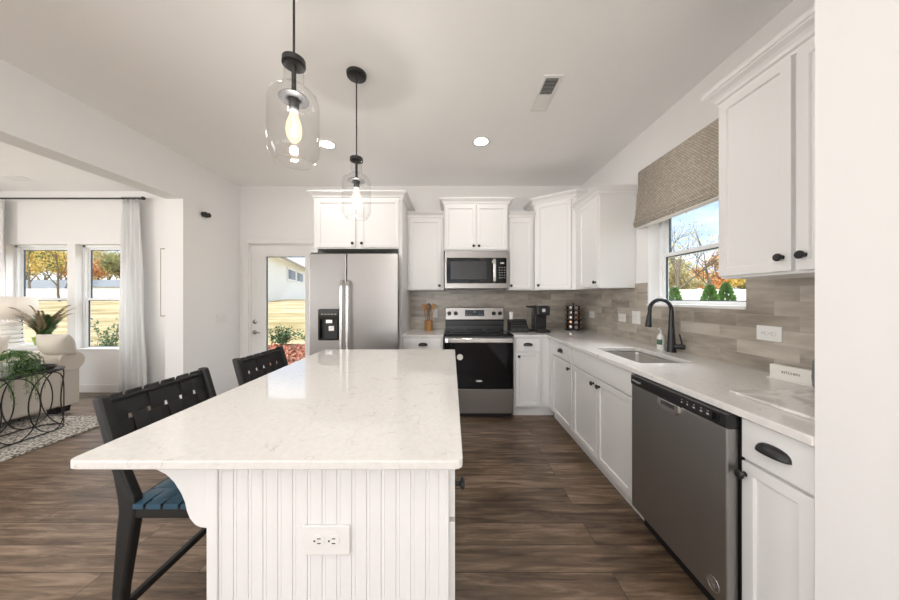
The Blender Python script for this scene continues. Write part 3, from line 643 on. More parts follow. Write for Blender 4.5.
# microwave
mw = thing('microwave', 'stainless over-the-range microwave mounted above the range', 'microwave', (.2925, 3.6, 1.44)); m0 = Vector((-.2925, -3.6, -1.44))
A0, A1 = -.087, .672
obj('body', at(bx(BM(), A0, A1, 3.42, 3.79, 1.445, 1.883), m0), 'gplastic', mw, .003)
obj('face_top', at(bx(BM(), A0, A1, 3.395, 3.42, 1.80, 1.883), m0), 'steel', mw, .003)
obj('face_bottom', at(bx(BM(), A0, A1, 3.395, 3.42, 1.435, 1.497), m0), 'steel', mw, .003)
obj('end_trim', at(bx(BM(), A0, A0+.022, 3.395, 3.42, 1.498, 1.799), m0), 'steel', mw)
obj('end_trim', at(bx(BM(), A1-.022, A1, 3.395, 3.42, 1.498, 1.799), m0), 'steel', mw)
md = obj('door', at(bx(BM(), A0+.023, .475, 3.388, 3.42, 1.499, 1.798), m0), 'bglass', mw, .003)
obj('window_mesh', at(bx(BM(), A0+.07, .41, 3.3868, 3.389, 1.545, 1.755), m0), 'bplastic', md)
obj('handle', at(strip(BM(), [(.50, 3.40, 1.79), (.50, 3.36, 1.775), (.50, 3.352, 1.72), (.50, 3.352, 1.57), (.50, 3.36, 1.52), (.50, 3.40, 1.505)], (1, 0, 0), .034, .014), m0), 'steelh', md, .005, seg=3)
mc = obj('control_panel', at(bx(BM(), .478, A1-.023, 3.391, 3.42, 1.499, 1.798), m0), 'bglass', mw, .002)
b = BM(); bx(b, .575, .62, 3.3895, 3.392, 1.728, 1.744)
for i in range(3):
    for j in range(5): bx(b, .56+i*.03, .572+i*.03, 3.3895, 3.392, 1.56+j*.03, 1.566+j*.03)
obj('control_marks', at(b, m0), 'letter', mc)
obj('vent', at(bx(BM(), A0+.03, A1-.03, 3.43, 3.6, 1.428, 1.446), m0), 'bplastic', mw)

# dishwasher
dw = thing('dishwasher', 'stainless dishwasher with black control strip under the counter', 'dishwasher', (1.36, 1.36, 0)); w0 = Vector((-1.36, -1.36, 0))
obj('body', at(bx(BM(), 1.07, 1.68, 1.058, 1.665, .10, .878), w0), 'bplastic', dw)
obj('toe_panel', at(bx(BM(), 1.12, 1.14, 1.06, 1.66, 0, .13), w0), 'bplastic', dw)
pn = obj('door', at(bx(BM(), 1.022, 1.068, 1.06, 1.622, .142, .83), w0), 'steeld', dw, .006, seg=3)
cs_ = obj('control_strip', at(bx(BM(), 1.018, 1.068, 1.058, 1.624, .832, .882), w0), 'bplastic', dw, .004)
b = BM(); xx = 1.0172
for i, (a_, c_) in enumerate(((.30, .012), (.27, .012), (.235, .02), (.20, .02), (.17, .02))):
    y = 1.06+a_-.1; bx(b, xx, xx+.002, y, y+c_*.5, .853, .859)
    bx(b, xx, xx+.002, y, y+c_*.4, .867, .869)
obj('control_marks', at(b, w0), 'letter', cs_)
obj('display_window', at(bx(BM(), 1.0165, 1.019, 1.085, 1.115, .845, .872), w0), 'bglass', cs_)
t_ = text('maker_lettering', 'Whirlpool', .017, 'letter', cs_, (1.0172-1.36, 1.575-1.36, .856), (PI/2, 0, -PI/2))
ph = obj('pocket_handle', at(prism(BM(), [(1.27, .832), (1.27, .80), (1.29, .782), (1.39, .782), (1.41, .80), (1.41, .832)], [], 1.012, 1.03, 'x'), w0), 'steelh', pn, .006, seg=3)
obj('recess', at(bx(BM(), 1.0105, 1.013, 1.30, 1.38, .808, .826), w0), 'gplastic', ph, .001)
def ring_bm(ry_, rz_, c, x, r):
    return tube(BM(), [(x, c[0]+ry_*math.cos(t), c[1]+rz_*math.sin(t)) for t in [2*PI*i/24 for i in range(24)]], r, 5, closed=True)
obj('badge_ring', at(ring_bm(.026, .026, (1.115, .20), 1.0215, .0012), w0), 'steelh', pn)
b = BM()
for i, l in enumerate((.02, .026, .02)): bx(b, 1.0205, 1.0225, 1.115-l/2, 1.115+l/2, .19+i*.009, .1925+i*.009)
obj('badge_marks', at(b, w0), 'steelh', pn)

# ------------------------------------------------------------------ bar stools
def make_stool():
    r = thing('bar_stool', 'black wooden bar stool with woven straps, nearest the camera at the island', 'bar stool', (-.95, 1.21, 0), 0)
    # local: +x toward the island, y across; back at -x
    def leg(pts, w0_, w1_, ys):
        bm = BM(); R_ = []
        for (x, z, hx, hy) in pts: R_.append([bm.verts.new((x+a*hx, ys+c*hy, z)) for a, c in ((-1, -1), (1, -1), (1, 1), (-1, 1))])
        for A, B in zip(R_, R_[1:]):
            for k in range(4): bm.faces.new((A[k], A[(k+1) % 4], B[(k+1) % 4], B[k]))
        bm.faces.new(R_[0][::-1]); bm.faces.new(R_[-1]); return bm
    for ys in (-.206, .206):
        obj('rear_leg', leg([(-.232, 0, .016, .016), (-.212, .30, .021, .017), (-.188, .50, .029, .018), (-.178, .575, .031, .018), (-.184, .62, .029, .018), (-.208, .70, .021, .017), (-.258, .865, .019, .017), (-.282, .95, .018, .017), (-.288, .972, .016, .017)], 0, 0, ys), 'blackwood', r, .009, seg=3)
        obj('front_leg', leg([(.212, 0, .016, .016), (.205, .35, .02, .018), (.2, .58, .024, .019), (.2, .602, .024, .019)], 0, 0, ys), 'blackwood', r, .007, seg=3)
        obj('seat_rail', leg([(0, 0, .0, .0)]*0+[(-.02, .548, .19, .013), (-.02, .596, .19, .013)], 0, 0, ys), 'blackwood', r, .006, seg=3)
    for x in (.2, -.19): obj('seat_rail', bx(BM(), x-.014, x+.014, -.2, .2, .55, .592), 'blackwood', r, .006)
    obj('stretcher', bx(BM(), -.23, -.208, -.2, .2, .205, .232), 'blackwood', r, .004)
    obj('stretcher', bx(BM(), .197, .219, -.2, .2, .17, .2), 'blackwood', r, .004)
    # woven back: line from (x,z)=(-.215,.70) to (-.287,.945)
    P0, P1 = Vector((-.222, 0, .70)), Vector((-.287, 0, .962)); up = (P1-P0).normalized(); nrm_ = Vector((-up.z, 0, up.x)); Lb = (P1-P0).length
    def bp(s, y, off): return P0+up*s+Vector((0, y, 0))+nrm_*off
    for i in range(3):
        s = Lb*(i+.5)/3+.0; pts = []
        for j in range(37):
            y = -.2+.4*j/36; k = (y+.2)/.4*6; pts.append(bp(s, y, .0035*math.sin(PI*(k+i))*1.0-.0))
        obj('back_strap', strip(BM(), pts, up, Lb/3-.017, .003), 'strap', r, .001)
    for j in range(6):
        y = -.2+.4*(j+.5)/6; pts = []
        for i in range(19):
            s = Lb*i/18; k = s/Lb*3; pts.append(bp(s, y, -.0035*math.sin(PI*(k))*(1 if j % 2 == 0 else -1)))
        pts = [bp(.0, y, .006)]+pts+[bp(Lb+.003, y, .0), bp(Lb-.004, y, .009), bp(Lb-.03, y, .009)]
        obj('back_strap', strip(BM(), pts, (0, 1, 0), .4/6-.014, .003), 'strap', r, .001)
    obj('back_rail', bx(BM(), -.292, -.272, -.2, .2, .938, .953), 'blackwood', r, .004)
    obj('back_rail', bx(BM(), -.232, -.212, -.2, .2, .69, .705), 'blackwood', r, .004)
    # woven seat
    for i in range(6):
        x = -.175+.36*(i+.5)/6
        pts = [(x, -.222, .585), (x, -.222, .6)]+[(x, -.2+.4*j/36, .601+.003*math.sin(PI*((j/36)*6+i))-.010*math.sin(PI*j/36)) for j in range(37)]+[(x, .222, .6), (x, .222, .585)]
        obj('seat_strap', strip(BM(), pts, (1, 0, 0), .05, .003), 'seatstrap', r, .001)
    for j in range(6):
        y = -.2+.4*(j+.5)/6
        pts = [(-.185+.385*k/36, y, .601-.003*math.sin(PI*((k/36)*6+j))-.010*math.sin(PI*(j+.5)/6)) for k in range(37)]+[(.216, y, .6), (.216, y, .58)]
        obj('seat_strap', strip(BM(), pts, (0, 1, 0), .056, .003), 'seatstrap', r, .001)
    return r
st = make_stool()
st2 = copy_tree(st); st2.location = (-.95, 1.84, 0); st2['label'] = 'farther black woven bar stool, in front of the glazed back door'
for o_ in (st, st2): o_['group'] = 'bar stools at the island'

# ------------------------------------------------------------------ pendants and ceiling fixtures
def make_pendant(zc):
    r = thing('pendant_light', 'clear glass jar pendant nearest the camera, hanging over the island', 'pendant light', (0, 0, 0), 0, 'pendants over the island')
    obj('canopy', lathe(BM(), [(0, zc-.026), (.05, zc-.026), (.062, zc-.02), (.065, zc), (0, zc)], 32), 'black', r, smooth=True)
    obj('cord', tube(BM(), [(0, 0, zc-.02), (0, 0, 2.18)], .0045, 8), 'black', r)
    obj('neck_cap', lathe(BM(), [(0, 2.262), (.03, 2.262), (.042, 2.256), (.043, 2.235), (.036, 2.232), (0, 2.232)], 28), 'black', r, smooth=True)
    gl = obj('glass_shade', lathe(BM(), [(.036, 2.24), (.036, 2.165), (.042, 2.15), (.068, 2.13), (.086, 2.11), (.092, 2.085), (.0925, 1.91), (.0905, 1.888), (.073, 1.858), (.068, 1.852), (.060, 1.853)], 40), 'pglass', r, smooth=True)
    obj('rod', tube(BM(), [(0, 0, 2.24), (0, 0, 2.09)], .0085, 12), 'black', r, smooth=True)
    obj('inner_disc', lathe(BM(), [(0, 2.115), (.02, 2.114), (.052, 2.106), (.056, 2.10), (.05, 2.098), (0, 2.10)], 28), 'gplastic', r, smooth=True)
    obj('socket', lathe(BM(), [(0, 2.1), (.019, 2.1), (.019, 2.06), (.015, 2.055), (0, 2.055)], 20), 'gplastic', r, smooth=True)
    bl = obj('bulb', lathe(BM(), [(.0, 1.93), (.012, 1.933), (.024, 1.95), (.029, 1.975), (.026, 2.005), (.016, 2.035), (.0135, 2.057), (0, 2.057)], 20), 'pbulb', r, smooth=True)
    for k in range(4):
        t = k*PI/2; obj('filament', tube(BM(), [(.004*math.cos(t), .004*math.sin(t), 2.03), (.010*math.cos(t), .010*math.sin(t), 1.955)], .0011, 5), 'filament', bl)
    return r
a = NT('warm_bulb_glass'); e_ = a.n('ShaderNodeEmission', None, Color=(1, .72, .38, 1), Strength=2.4); t2 = a.n('ShaderNodeBsdfTransparent'); m2 = a.n('ShaderNodeMixShader'); a.set(m2, '0', .45)
a.set(m2, '1', t2.outputs[0]); a.set(m2, '2', e_.outputs[0]); a.set(a.o, 'Surface', m2.outputs[0]); M['pbulb'] = a.m
p1 = make_pendant(ZC); p1.location = (-.624, 1.125, 0)
p2 = copy_tree(p1); p2.location = (-.64, 1.91, 0); p2['label'] = 'farther clear glass jar pendant in front of the refrigerator cabinet'
for p_ in (p1, p2):
    d = bpy.data.lights.new('pendant_glow', 'POINT'); d.energy = 10.5; d.color = (1, .95, .88); d.shadow_soft_size = .015
    o = bpy.data.objects.new('pendant_glow', d); C.objects.link(o); o.location = (p_.location.x, p_.location.y, 1.985)
cans_and_fill = [(.278, 2.73, 'round recessed ceiling light right of the pendants, before the range'), (-1.22, 2.78, 'round recessed ceiling light seen behind the nearer glass pendant'),
        (-.5, -.1, ''), (-2.0, -.8, ''), (-.3, -2.4, ''), (-5.3, 1.0, '')]  # unlabelled entries: added fill lamps out of view, no fixture
cl0 = None
for x, y, lb in cans_and_fill:
    if lb:
        r = thing('ceiling_light', lb, 'ceiling light', (x, y, ZC), 0, 'recessed ceiling lights')
        obj('trim_ring', lathe(BM(), [(.066, -.004), (.09, -.006), (.095, 0), (.066, 0)], 36, close=True), 'trim', r, smooth=True)
        obj('lens', lathe(BM(), [(0, -.0035), (.067, -.0035)], 36), 'lamp', r)
    d = bpy.data.lights.new('recessed_and_fill_lamp', 'AREA'); d.shape = 'DISK'; d.size = .13; d.energy = 4 if lb else 9; d.color = (1, .97, .94)
    o = bpy.data.objects.new('recessed_and_fill_lamp', d); C.objects.link(o); o.location = (x, y, ZC-.012)
def vent(label, x0, x1, y0, y1, half=True):
    r = thing('ceiling_vent', label, 'air vent', ((x0+x1)/2, (y0+y1)/2, ZC)); w, l = (x1-x0)/2, (y1-y0)/2
    obj('frame', prism(BM(), rect(-w, w, -l, l), [rect(-w+.022, w-.022, -l+.025, l-.025)], -.008, 0), 'trim', r, .003)
    obj('duct', bx(BM(), -w+.022, w-.022, -l+.025, l-.025, -.001, -.0002), 'slot', r)
    n = 12
    for k, (a_, c_, tilt) in enumerate(((-l+.028, -.004, .7), (.004, l-.028, -.75))):
        b = BM()
        for i in range(n):
            yy = a_+(c_-a_)*(i+.5)/n; mt = Matrix.Translation((0, yy, -.006)) @ Matrix.Rotation(tilt, 4, 'X')
            bx(b, -w+.022, w-.022, -.0065, .0065, -.0006, .0006, mt)
        obj('louvre_bank', b, 'trim', r)
    obj('divider', bx(BM(), -w+.022, w-.022, -.004, .004, -.008, -.0008), 'trim', r)
    return r
vent('white rectangular ceiling vent above the aisle before the range', .62, .752, 1.915, 2.285)
vent('ceiling vent in the living room above the windows', -5.55, -5.30, 3.5, 3.62)
tw = thing('wall_fixture', 'small black double-knob fixture high on the white left wall', 'wall fixture', (XL, 3.25, 2.27))
obj('mount', bx(BM(), 0, .012, -.03, .03, -.028, .028), 'black', tw, .004)
for s in (-.022, .022): obj('cylinder', tube(BM(), [(.008, s, 0), (.045, s, 0)], .026, 16), 'black', tw, smooth=True)

# ------------------------------------------------------------------ roman shade on the sink window
sh = thing('roman_shade', 'grey-beige woven roman shade covering top of sink window', 'window shade', (0, 0, 0))
def sheet(bm, pts, y0, y1, t=.004):
    R_ = []
    for y in (y0, y1): R_.append([bm.verts.new((x, y, z)) for x, z in pts])
    for i in range(len(pts)-1): bm.faces.new((R_[0][i], R_[0][i+1], R_[1][i+1], R_[1][i]))
    return bm
pts = [(1.70, 2.44), (1.664, 2.44)]+[(1.662-.032*(i/10)**2.2, 2.43-.45*i/10) for i in range(0, 11)]
obj('fabric', sheet(BM(), pts, 1.62, 2.55), 'weave', sh, solid=.005, smooth=True)
for k, (z, xo) in enumerate(((1.972, 1.628), (1.952, 1.632))):
    pl = [(xo+.052*math.sin(PI*i/8)*0+.05*(i/8), z-.012*math.sin(PI*i/8)+.006*(i/8)) for i in range(9)]
    pl = [(xo, z+.02), (xo-.004, z)]+pl[0:]
    obj('fold', sheet(BM(), pl, 1.62, 2.55), 'weave', sh, solid=.007, smooth=True)
obj('headrail', bx(BM(), 1.672, 1.722, 1.625, 2.545, 2.39, 2.435), 'trim', sh)
b = BM(); 
for y in (1.624, 2.543): bx(b, 1.655, 1.70, y-.002, y+.002, 2.0, 2.44)
bx(b, 1.63, 1.69, 1.62, 2.55, 1.935, 1.941); obj('lining', b, 'curtain', sh)

# ------------------------------------------------------------------ small things on the counters
def spoon(label, x, y, lean, top, kind, m):
    r = thing(kind, label, 'utensil', (x, y, .93))
    dx, dy = lean; hgt = top
    obj('handle', tube(BM(), [(0, 0, 0), (dx*.75, dy*.75, hgt*.72)], [.0055, .006], 8), m, r, smooth=True)
    mt = Matrix.Translation((dx*.88, dy*.88, hgt*.85)) @ Matrix.Rotation(math.atan2(dx, hgt), 4, 'Y')
    if kind == 'wooden_spoon': b = lathe(BM(), [(0, -.042), (.014, -.034), (.022, -.01), (.023, .012), (.015, .032), (0, .038)], 14, (0, 0, 0), mt @ Matrix.Diagonal((1, .35, 1, 1)))
    else: b = prism(BM(), [(-.012, -.04), (.012, -.04), (.024, .0), (.024, .04), (-.024, .04), (-.024, 0)], [], -.003, .003, 'y'); bmesh.ops.transform(b, matrix=mt, verts=b.verts)
    obj('head', b, m, r, smooth=kind == 'wooden_spoon', bevel=0 if kind == 'wooden_spoon' else .002); return r
ck = thing('utensil_holder', 'round wooden utensil holder on the short counter left of range', 'utensil holder', (-.292, 3.55, .914))
obj('cup', lathe(BM(), [(0, 0), (.046, 0), (.049, .004), (.049, .128), (.043, .13), (.041, .01), (0, .01)], 28), 'wood', ck, smooth=True)
spoon('pale wooden spoon leaning left in the utensil holder', -.305, 3.55, (-.055, .01), .33, 'wooden_spoon', 'wood')
spoon('dark wooden spoon leaning backwards among the utensils', -.28, 3.565, (-.015, .03), .34, 'wooden_spoon', 'wood2')
spoon('flat wooden turner leaning right in the utensil holder', -.275, 3.545, (.055, -.008), .33, 'wooden_spatula', 'wood')
spoon('flat dark turner standing at front of the utensil holder', -.30, 3.535, (.0, -.01), .31, 'wooden_spatula', 'wood2')
# coffee maker
cm = thing('coffee_maker', 'black single-serve coffee maker with clear water tank by the range', 'coffee maker', (1.07, 3.46, .914))
obj('base', bx(BM(), -.078, .078, -.15, .14, 0, .028), 'bplastic', cm, .008)
obj('column', bx(BM(), -.07, .07, -.02, .14, .028, .21), 'bplastic', cm, .01)
obj('brew_head', bx(BM(), -.075, .075, -.14, .14, .2, .312), 'bplastic', cm, .018, seg=4)
obj('lid', bx(BM(), -.055, .055, -.10, .07, .312, .326), 'steelh', cm, .006)
obj('drip_tray', bx(BM(), -.06, .06, -.145, -.025, .028, .036), 'gplastic', cm, .002)
obj('button', lathe(BM(), [(0, .004), (.02, .004), (.021, 0)], 20, (0, -.14, .262), ry()), 'letter', cm)
tk = obj('water_tank', bx(BM(), -.135, -.08, -.02, .12, .02, .29), 'pglass', cm, .008); obj('tank_lid', bx(BM(), -.142, -.078, -.03, .13, .29, .312), 'bplastic', tk, .004); obj('tank_base', bx(BM(), -.138, -.079, -.02, .12, 0, .02), 'bplastic', tk)
# pod drawer with cups
pd = thing('coffee_caddy', 'low black coffee caddy between the range and coffee maker', 'caddy', (.80, 3.47, .914))
obj('shell', prism(BM(), [(-.10, 0), (.12, 0), (.12, .14), (.02, .145), (-.10, .055)], [], -.105, .105, 'x'), 'bplastic', pd, .006)
for i in range(3): obj('tray_divider', bx(BM(), -.095+.068*i, -.04+.068*i, -.108, -.10, .012, .045), 'gplastic', pd, .003)
b = BM()
for j in range(3):
    for i in range(4): bx(b, -.092+i*.048, -.05+i*.048, -.078+j*.034, -.058+j*.034, .072+j*.026, .082+j*.026)
obj('compartments', b, 'gplastic', pd, .002)
cu = thing('paper_cup_stack', 'short stack of white paper cups on the black coffee caddy', 'cups', (.735, 3.53, 1.058))
b = BM()
obj('cup', lathe(b, [(.024, 0), (.026, .06), (.032, .062), (.032, .067), (.027, .068), (.03, .09), (.032, .094), (0, .094)][::1]+[], 20, (0, 0, 0)), 'plastic', cu, smooth=True)
obj('cup_bottom', lathe(BM(), [(0, 0), (.024, 0), (.024, .004)], 20), 'plastic', cu)
# pod carousel
CX, CY = 1.54, 3.62
car = thing('pod_carousel', 'tall black wire carousel of coffee pods in the counter corner', 'pod carousel', (CX, CY, .914))
obj('base', lathe(BM(), [(0, 0), (.085, 0), (.085, .012), (0, .014)], 32), 'bplastic', car, smooth=True)
obj('post', tube(BM(), [(0, 0, .01), (0, 0, .325)], .008, 10), 'black', car); obj('knob', lathe(BM(), [(0, .345), (.014, .338), (.014, .326), (0, .322)], 16), 'black', car, smooth=True)
ppod = None
for row in range(5):
    z = .045+row*.06
    b = tube(BM(), [(.09*math.cos(t), .09*math.sin(t), z-.024) for t in [2*PI*i/24 for i in range(24)]], .002, 5, closed=True)
    obj('ring', b, 'black', car)
for k in range(8):
    t = 2*PI*(k+.5)/8+.0; obj('upright', tube(BM(), [(.09*math.cos(t), .09*math.sin(t), .01), (.09*math.cos(t), .09*math.sin(t), .31), (.0, .0, .318)], .002, 5), 'black', car)
mo = {}
for row in range(5):
    for k in range(8):
        t = 2*PI*k/8+row*.0; kind = 'copper' if (row*3+k) % 4 == 0 else 'silver'
        if kind not in mo:
            o = obj('coffee_pod', lathe(BM(), [(0, 0), (.017, 0), (.021, .038), (.0245, .04), (.0245, .042), (0, .0422)], 14, (0, 0, 0), Matrix.Rotation(PI/2, 4, 'Y')), 'bplastic', smooth=True)
            obj('lid', lathe(BM(), [(0, .0445), (.0165, .0445), (.0215, .043), (.022, .0415)], 14, (0, 0, 0), Matrix.Rotation(PI/2, 4, 'Y')), kind, o, smooth=True); mo[kind] = o
        else: o = copy_tree(mo[kind])
        o.location = (CX+.05*math.cos(t), CY+.05*math.sin(t), .914+.045+row*.06); o.rotation_euler = (0, 0, t)
        tag(o, kind+'-lidded coffee pod held in the black wire carousel', 'coffee pod', kind+' coffee pods')
# sign block
sb = thing('sign_block', 'small cream block sign lettered KITCHEN against the tile backsplash', 'sign', (1.632, 1.365, .914), -PI/2+.16)
obj('block', bx(BM(), -.08, .08, -.014, .016, .006, .072), 'paper', sb, .003)
obj('base', bx(BM(), -.09, .084, -.022, .022, 0, .007), 'paper', sb, .002)
text('lettering', 'KITCHEN', .016, 'ink', sb, (0, -.0144, .041), (PI/2, 0, 0))
# marble board
b = bx(BM(), -.21, .21, -.175, .185, 0, .012)
tag(obj('serving_board', b, 'marble', bevel=.003, loc=(1.39, 1.03, .9145)), 'white marble board with grey veins lying on the near counter', 'board')
# canister half hidden by the wall
cn = thing('canister', 'grey-green canister at the right end of the counter beside wall edge', 'canister', (1.648, 1.23, .914))
obj('jar', lathe(BM(), [(0, 0), (.05, 0), (.058, .01), (.061, .05), (.058, .12), (.045, .145), (0, .148)], 32), 'greyceramic', cn, smooth=True)
obj('lid', lathe(BM(), [(.04, .147), (.042, .155), (.02, .168), (.008, .172), (.01, .185), (0, .188)], 24), 'greyceramic', cn, smooth=True)

# ------------------------------------------------------------------ living room
tag(obj('picture_frame', bx(BM(), -.25, .25, -.03, 0, 0, .95), 'frame', bevel=.002, loc=(-3.815, YL, 1.065)), 'pale wood picture frame half hidden behind the wall end', 'picture')
pf = bpy.data.objects['picture_frame']; obj('print', bx(BM(), -.235, .235, -.032, -.029, .015, .935), 'wall', pf)
# curtain rod and curtains
cr = thing('curtain_rod', 'thin black curtain rod above the living room windows', 'curtain rod', (-5.7, 3.90, 2.685)); rl = 1.46
obj('rod', tube(BM(), [(-1.5, 0, 0), (rl-.02, 0, 0)], .011, 12), 'black', cr, smooth=True)
obj('finial', lathe(BM(), [(0, 0), (.013, 0), (.013, .01), (.022, .02), (.026, .034), (.02, .05), (0, .056)], 18, (rl-.02, 0, 0), Matrix.Rotation(PI/2, 4, 'Y')), 'black', cr, smooth=True)
for x in (-1.2, 1.2): obj('bracket', bx(BM(), x-.008, x+.008, 0, .1, -.01, .0), 'black', cr, .002)
def curtain(label, x0, x1, folds, seed, spread):
    rn = random.Random(seed); bm = BM(); nx, nzz = folds*10, 14; ph = [rn.uniform(-.5, .5) for _ in range(folds+1)]; R_ = []
    z1, z0 = 2.665, .012
    for j in range(nzz+1):
        z = z0+(z1-z0)*j/nzz; f = 1-j/nzz; row = []
        for i in range(nx+1):
            u_ = i/nx; x = x0+(x1-x0)*u_+spread*(u_-.3)*f; a_ = .022+.012*f
            row.append(bm.verts.new((x+.006*math.sin(3*z+u_*9), 3.90+a_*math.sin(2*PI*folds*u_+ph[int(u_*folds)]*.3)+.006*math.sin(5*z+i), z)))
        R_.append(row)
    for A, B in zip(R_, R_[1:]):
        for i in range(nx): bm.faces.new((A[i], A[i+1], B[i+1], B[i]))
    return tag(obj('curtain', bm, 'curtain', smooth=True, solid=.002), label, 'curtain', 'white curtains of the living room')
cu1 = curtain('white floor-length curtain right of the second living room window', -4.52, -4.27, 5, 3, .16)
cu2 = curtain('white curtain at the left edge of the picture beside first window', -6.75, -6.13, 7, 5, .02)
b = BM()
for i in range(6):
    x = -4.50+i*.042
    tube(b, [(x, 3.90+.019*math.cos(t), 2.685+.019*math.sin(t)) for t in [2*PI*q_/14 for q_ in range(14)]], .003, 5, closed=True)
obj('curtain_rings', b, 'black', cu1)
# rug
rg_ = BM(); bx(rg_, -6.6, -3.61, 1.0, 3.15, .001, .022); tag(obj('area_rug', rg_, 'rug', bevel=.008), 'cream shaggy area rug under the sofa and wire console table', 'rug')
# sofa: back faces the kitchen
sf = thing('sofa', 'cream linen sofa with rolled arm, seen from its back', 'sofa', (-4.85, 2.6, .022)); s0 = Vector((4.85, -2.6, -.022))
obj('back', at(bx(BM(), -4.62, -4.36, 1.2, 3.2, .10, .66), s0), 'sofa', sf, .05, seg=5)
obj('seat_base', at(bx(BM(), -5.35, -4.55, 1.2, 3.2, .10, .40), s0), 'sofa', sf, .03, seg=3)
obj('seat_cushion', at(bx(BM(), -5.38, -4.62, 2.25, 3.18, .40, .53), s0), 'sofa', sf, .04, seg=4)
obj('seat_cushion', at(bx(BM(), -5.38, -4.62, 1.28, 2.24, .40, .53), s0), 'sofa', sf, .04, seg=4)
for y0 in (3.16, 1.02):
    b = bx(BM(), -5.36, -4.36, y0+.02, y0+.18, .10, .62); tube(b, [(-5.37, y0+.11, .60), (-4.352, y0+.11, .60)], .115, 28)
    obj('arm', at(b, s0), 'sofa', sf, .012, seg=3)
for x in (-4.47, -5.27):
    for y in (1.1, 3.24): obj('foot', at(prism(BM(), [(x-.05, .022), (x+.05, .022), (x+.065, .105), (x-.065, .105)], [], y-.06, y+.06, 'y'), s0), 'blackwood', sf, .004)
def pillow(label, loc, w, h, t, rx, rz, m='pillow'):
    bm = BM(); n = 20; G = {}
    for s in (-1, 1):
        for i in range(n+1):
            for j in range(n+1):
                u_, v_ = 2*i/n-1, 2*j/n-1; e = (1-abs(u_)**2.4)*(1-abs(v_)**2.4); k = 1-.07*(1-abs(v_)**2)*abs(u_)**6-.0
                if e < 1e-9 and s == 1: G[s, i, j] = G[-1, i, j]; continue
                G[s, i, j] = bm.verts.new((u_*w/2*(1-.06*(1-v_*v_)), s*t/2*e**.6, v_*h/2*(1-.06*(1-u_*u_))))
    for s in (-1, 1):
        for i in range(n):
            for j in range(n):
                try: bm.faces.new((G[s, i, j], G[s, i+1, j], G[s, i+1, j+1], G[s, i, j+1]))
                except ValueError: pass
    o = obj('throw_pillow', bm, m, smooth=True, loc=loc, rot=(rx, 0, rz)); return tag(o, label, 'pillow', 'sofa pillows')
pillow('oat-coloured throw pillow lying on the rolled sofa arm', (-4.44, 3.20, .80), .34, .25, .2, .3, .05)
pillow('paler throw pillow propped up beside the lamp on sofa back', (-4.80, 2.90, .72), .38, .38, .14, .15, PI/2+.1, 'sofa')
# console table
ctb = thing('console_table', 'black wire console table with overlapping oval loops beside the sofa', 'console table', (-4.03, 2.2, .022)); 
def stad(hx, hy, n=12):
    """stadium outline, rounded at both y ends"""
    o = []
    for i in range(n+1): t = PI*i/n; o.append((hx*math.cos(t), hy-hx+hx*math.sin(t)))
    for i in range(n+1): t = PI+PI*i/n; o.append((hx*math.cos(t), -(hy-hx)+hx*math.sin(t)))
    return o
HX, HY, TZ = .165, .72, .605
obj('table_top', prism(BM(), stad(HX+.01, HY+.01), [], TZ-.012, TZ), 'gplastic', ctb, .003)
for z in (TZ-.02, .012): obj('ring', tube(BM(), [(x, y, z) for x, y in stad(HX, HY)], .006, 8, closed=True), 'black', ctb)
# ellipses bent round the outline
per = stad(HX, HY, 24); cum = [0]
for i in range(len(per)): cum.append(cum[-1]+(Vector(per[(i+1) % len(per)])-Vector(per[i])).length)
PL = cum[-1]
def on(s):
    s %= PL
    for i in range(len(per)):
        if cum[i+1] >= s: t = (s-cum[i])/max(cum[i+1]-cum[i], 1e-9); return Vector(per[i]).lerp(Vector(per[(i+1) % len(per)]), t)
NL = 14
for k in range(NL):
    c0 = PL*k/NL; pts = []
    for i in range(36):
        t = 2*PI*i/36; q = on(c0+.155*math.sin(t)); pts.append((q.x, q.y, .295+.283*math.cos(t)))
    obj('oval_loop', tube(BM(), pts, .0048, 6, closed=True), 'black', ctb, smooth=True)
# tray, bowls and trailing plant on the console
tag(obj('serving_tray', lathe(BM(), [(0, 0), (.15, 0), (.165, .03), (.171, .031), (.157, -.0), (.15, -.006+.006), (0, .008)], 36), 'bplastic', smooth=True, loc=(-4.03, 2.70, .6275)), 'round black tray at the far end of the console table', 'tray')
tag(obj('candle_bowl', lathe(BM(), [(0, 0), (.075, 0), (.085, .01), (.085, .085), (.078, .085), (.076, .015), (0, .012)], 32), 'gplastic', smooth=True, loc=(-4.08, 2.72, .6365)), 'charcoal cylinder bowl standing in the black tray', 'bowl')
tag(obj('bowl', lathe(BM(), [(0, 0), (.06, 0), (.12, .05), (.14, .085), (.134, .085), (.11, .05), (0, .014)], 32), 'bplastic', smooth=True, loc=(-4.08, 2.22, .6275)), 'wide black bowl at the left edge beneath the lamp', 'bowl')
def leafq(bm, p, d, n_, l, w):
    d = d.normalized(); s = d.cross(n_).normalized()
    v = [bm.verts.new(q) for q in (p, p+d*l*.45+s*w/2, p+d*l, p+d*l*.45-s*w/2)]; bm.faces.new(v)
pl_ = thing('trailing_plant', 'trailing green potted plant spilling over the console table', 'potted plant', (-3.99, 2.49, .6275))
obj('pot', lathe(BM(), [(0, 0), (.07, 0), (.085, .09), (.09, .1), (.08, .1), (.075, .085), (0, .08)], 28), 'ceramic', pl_, smooth=True)
rn = random.Random(4); lf = BM(); stm = BM()
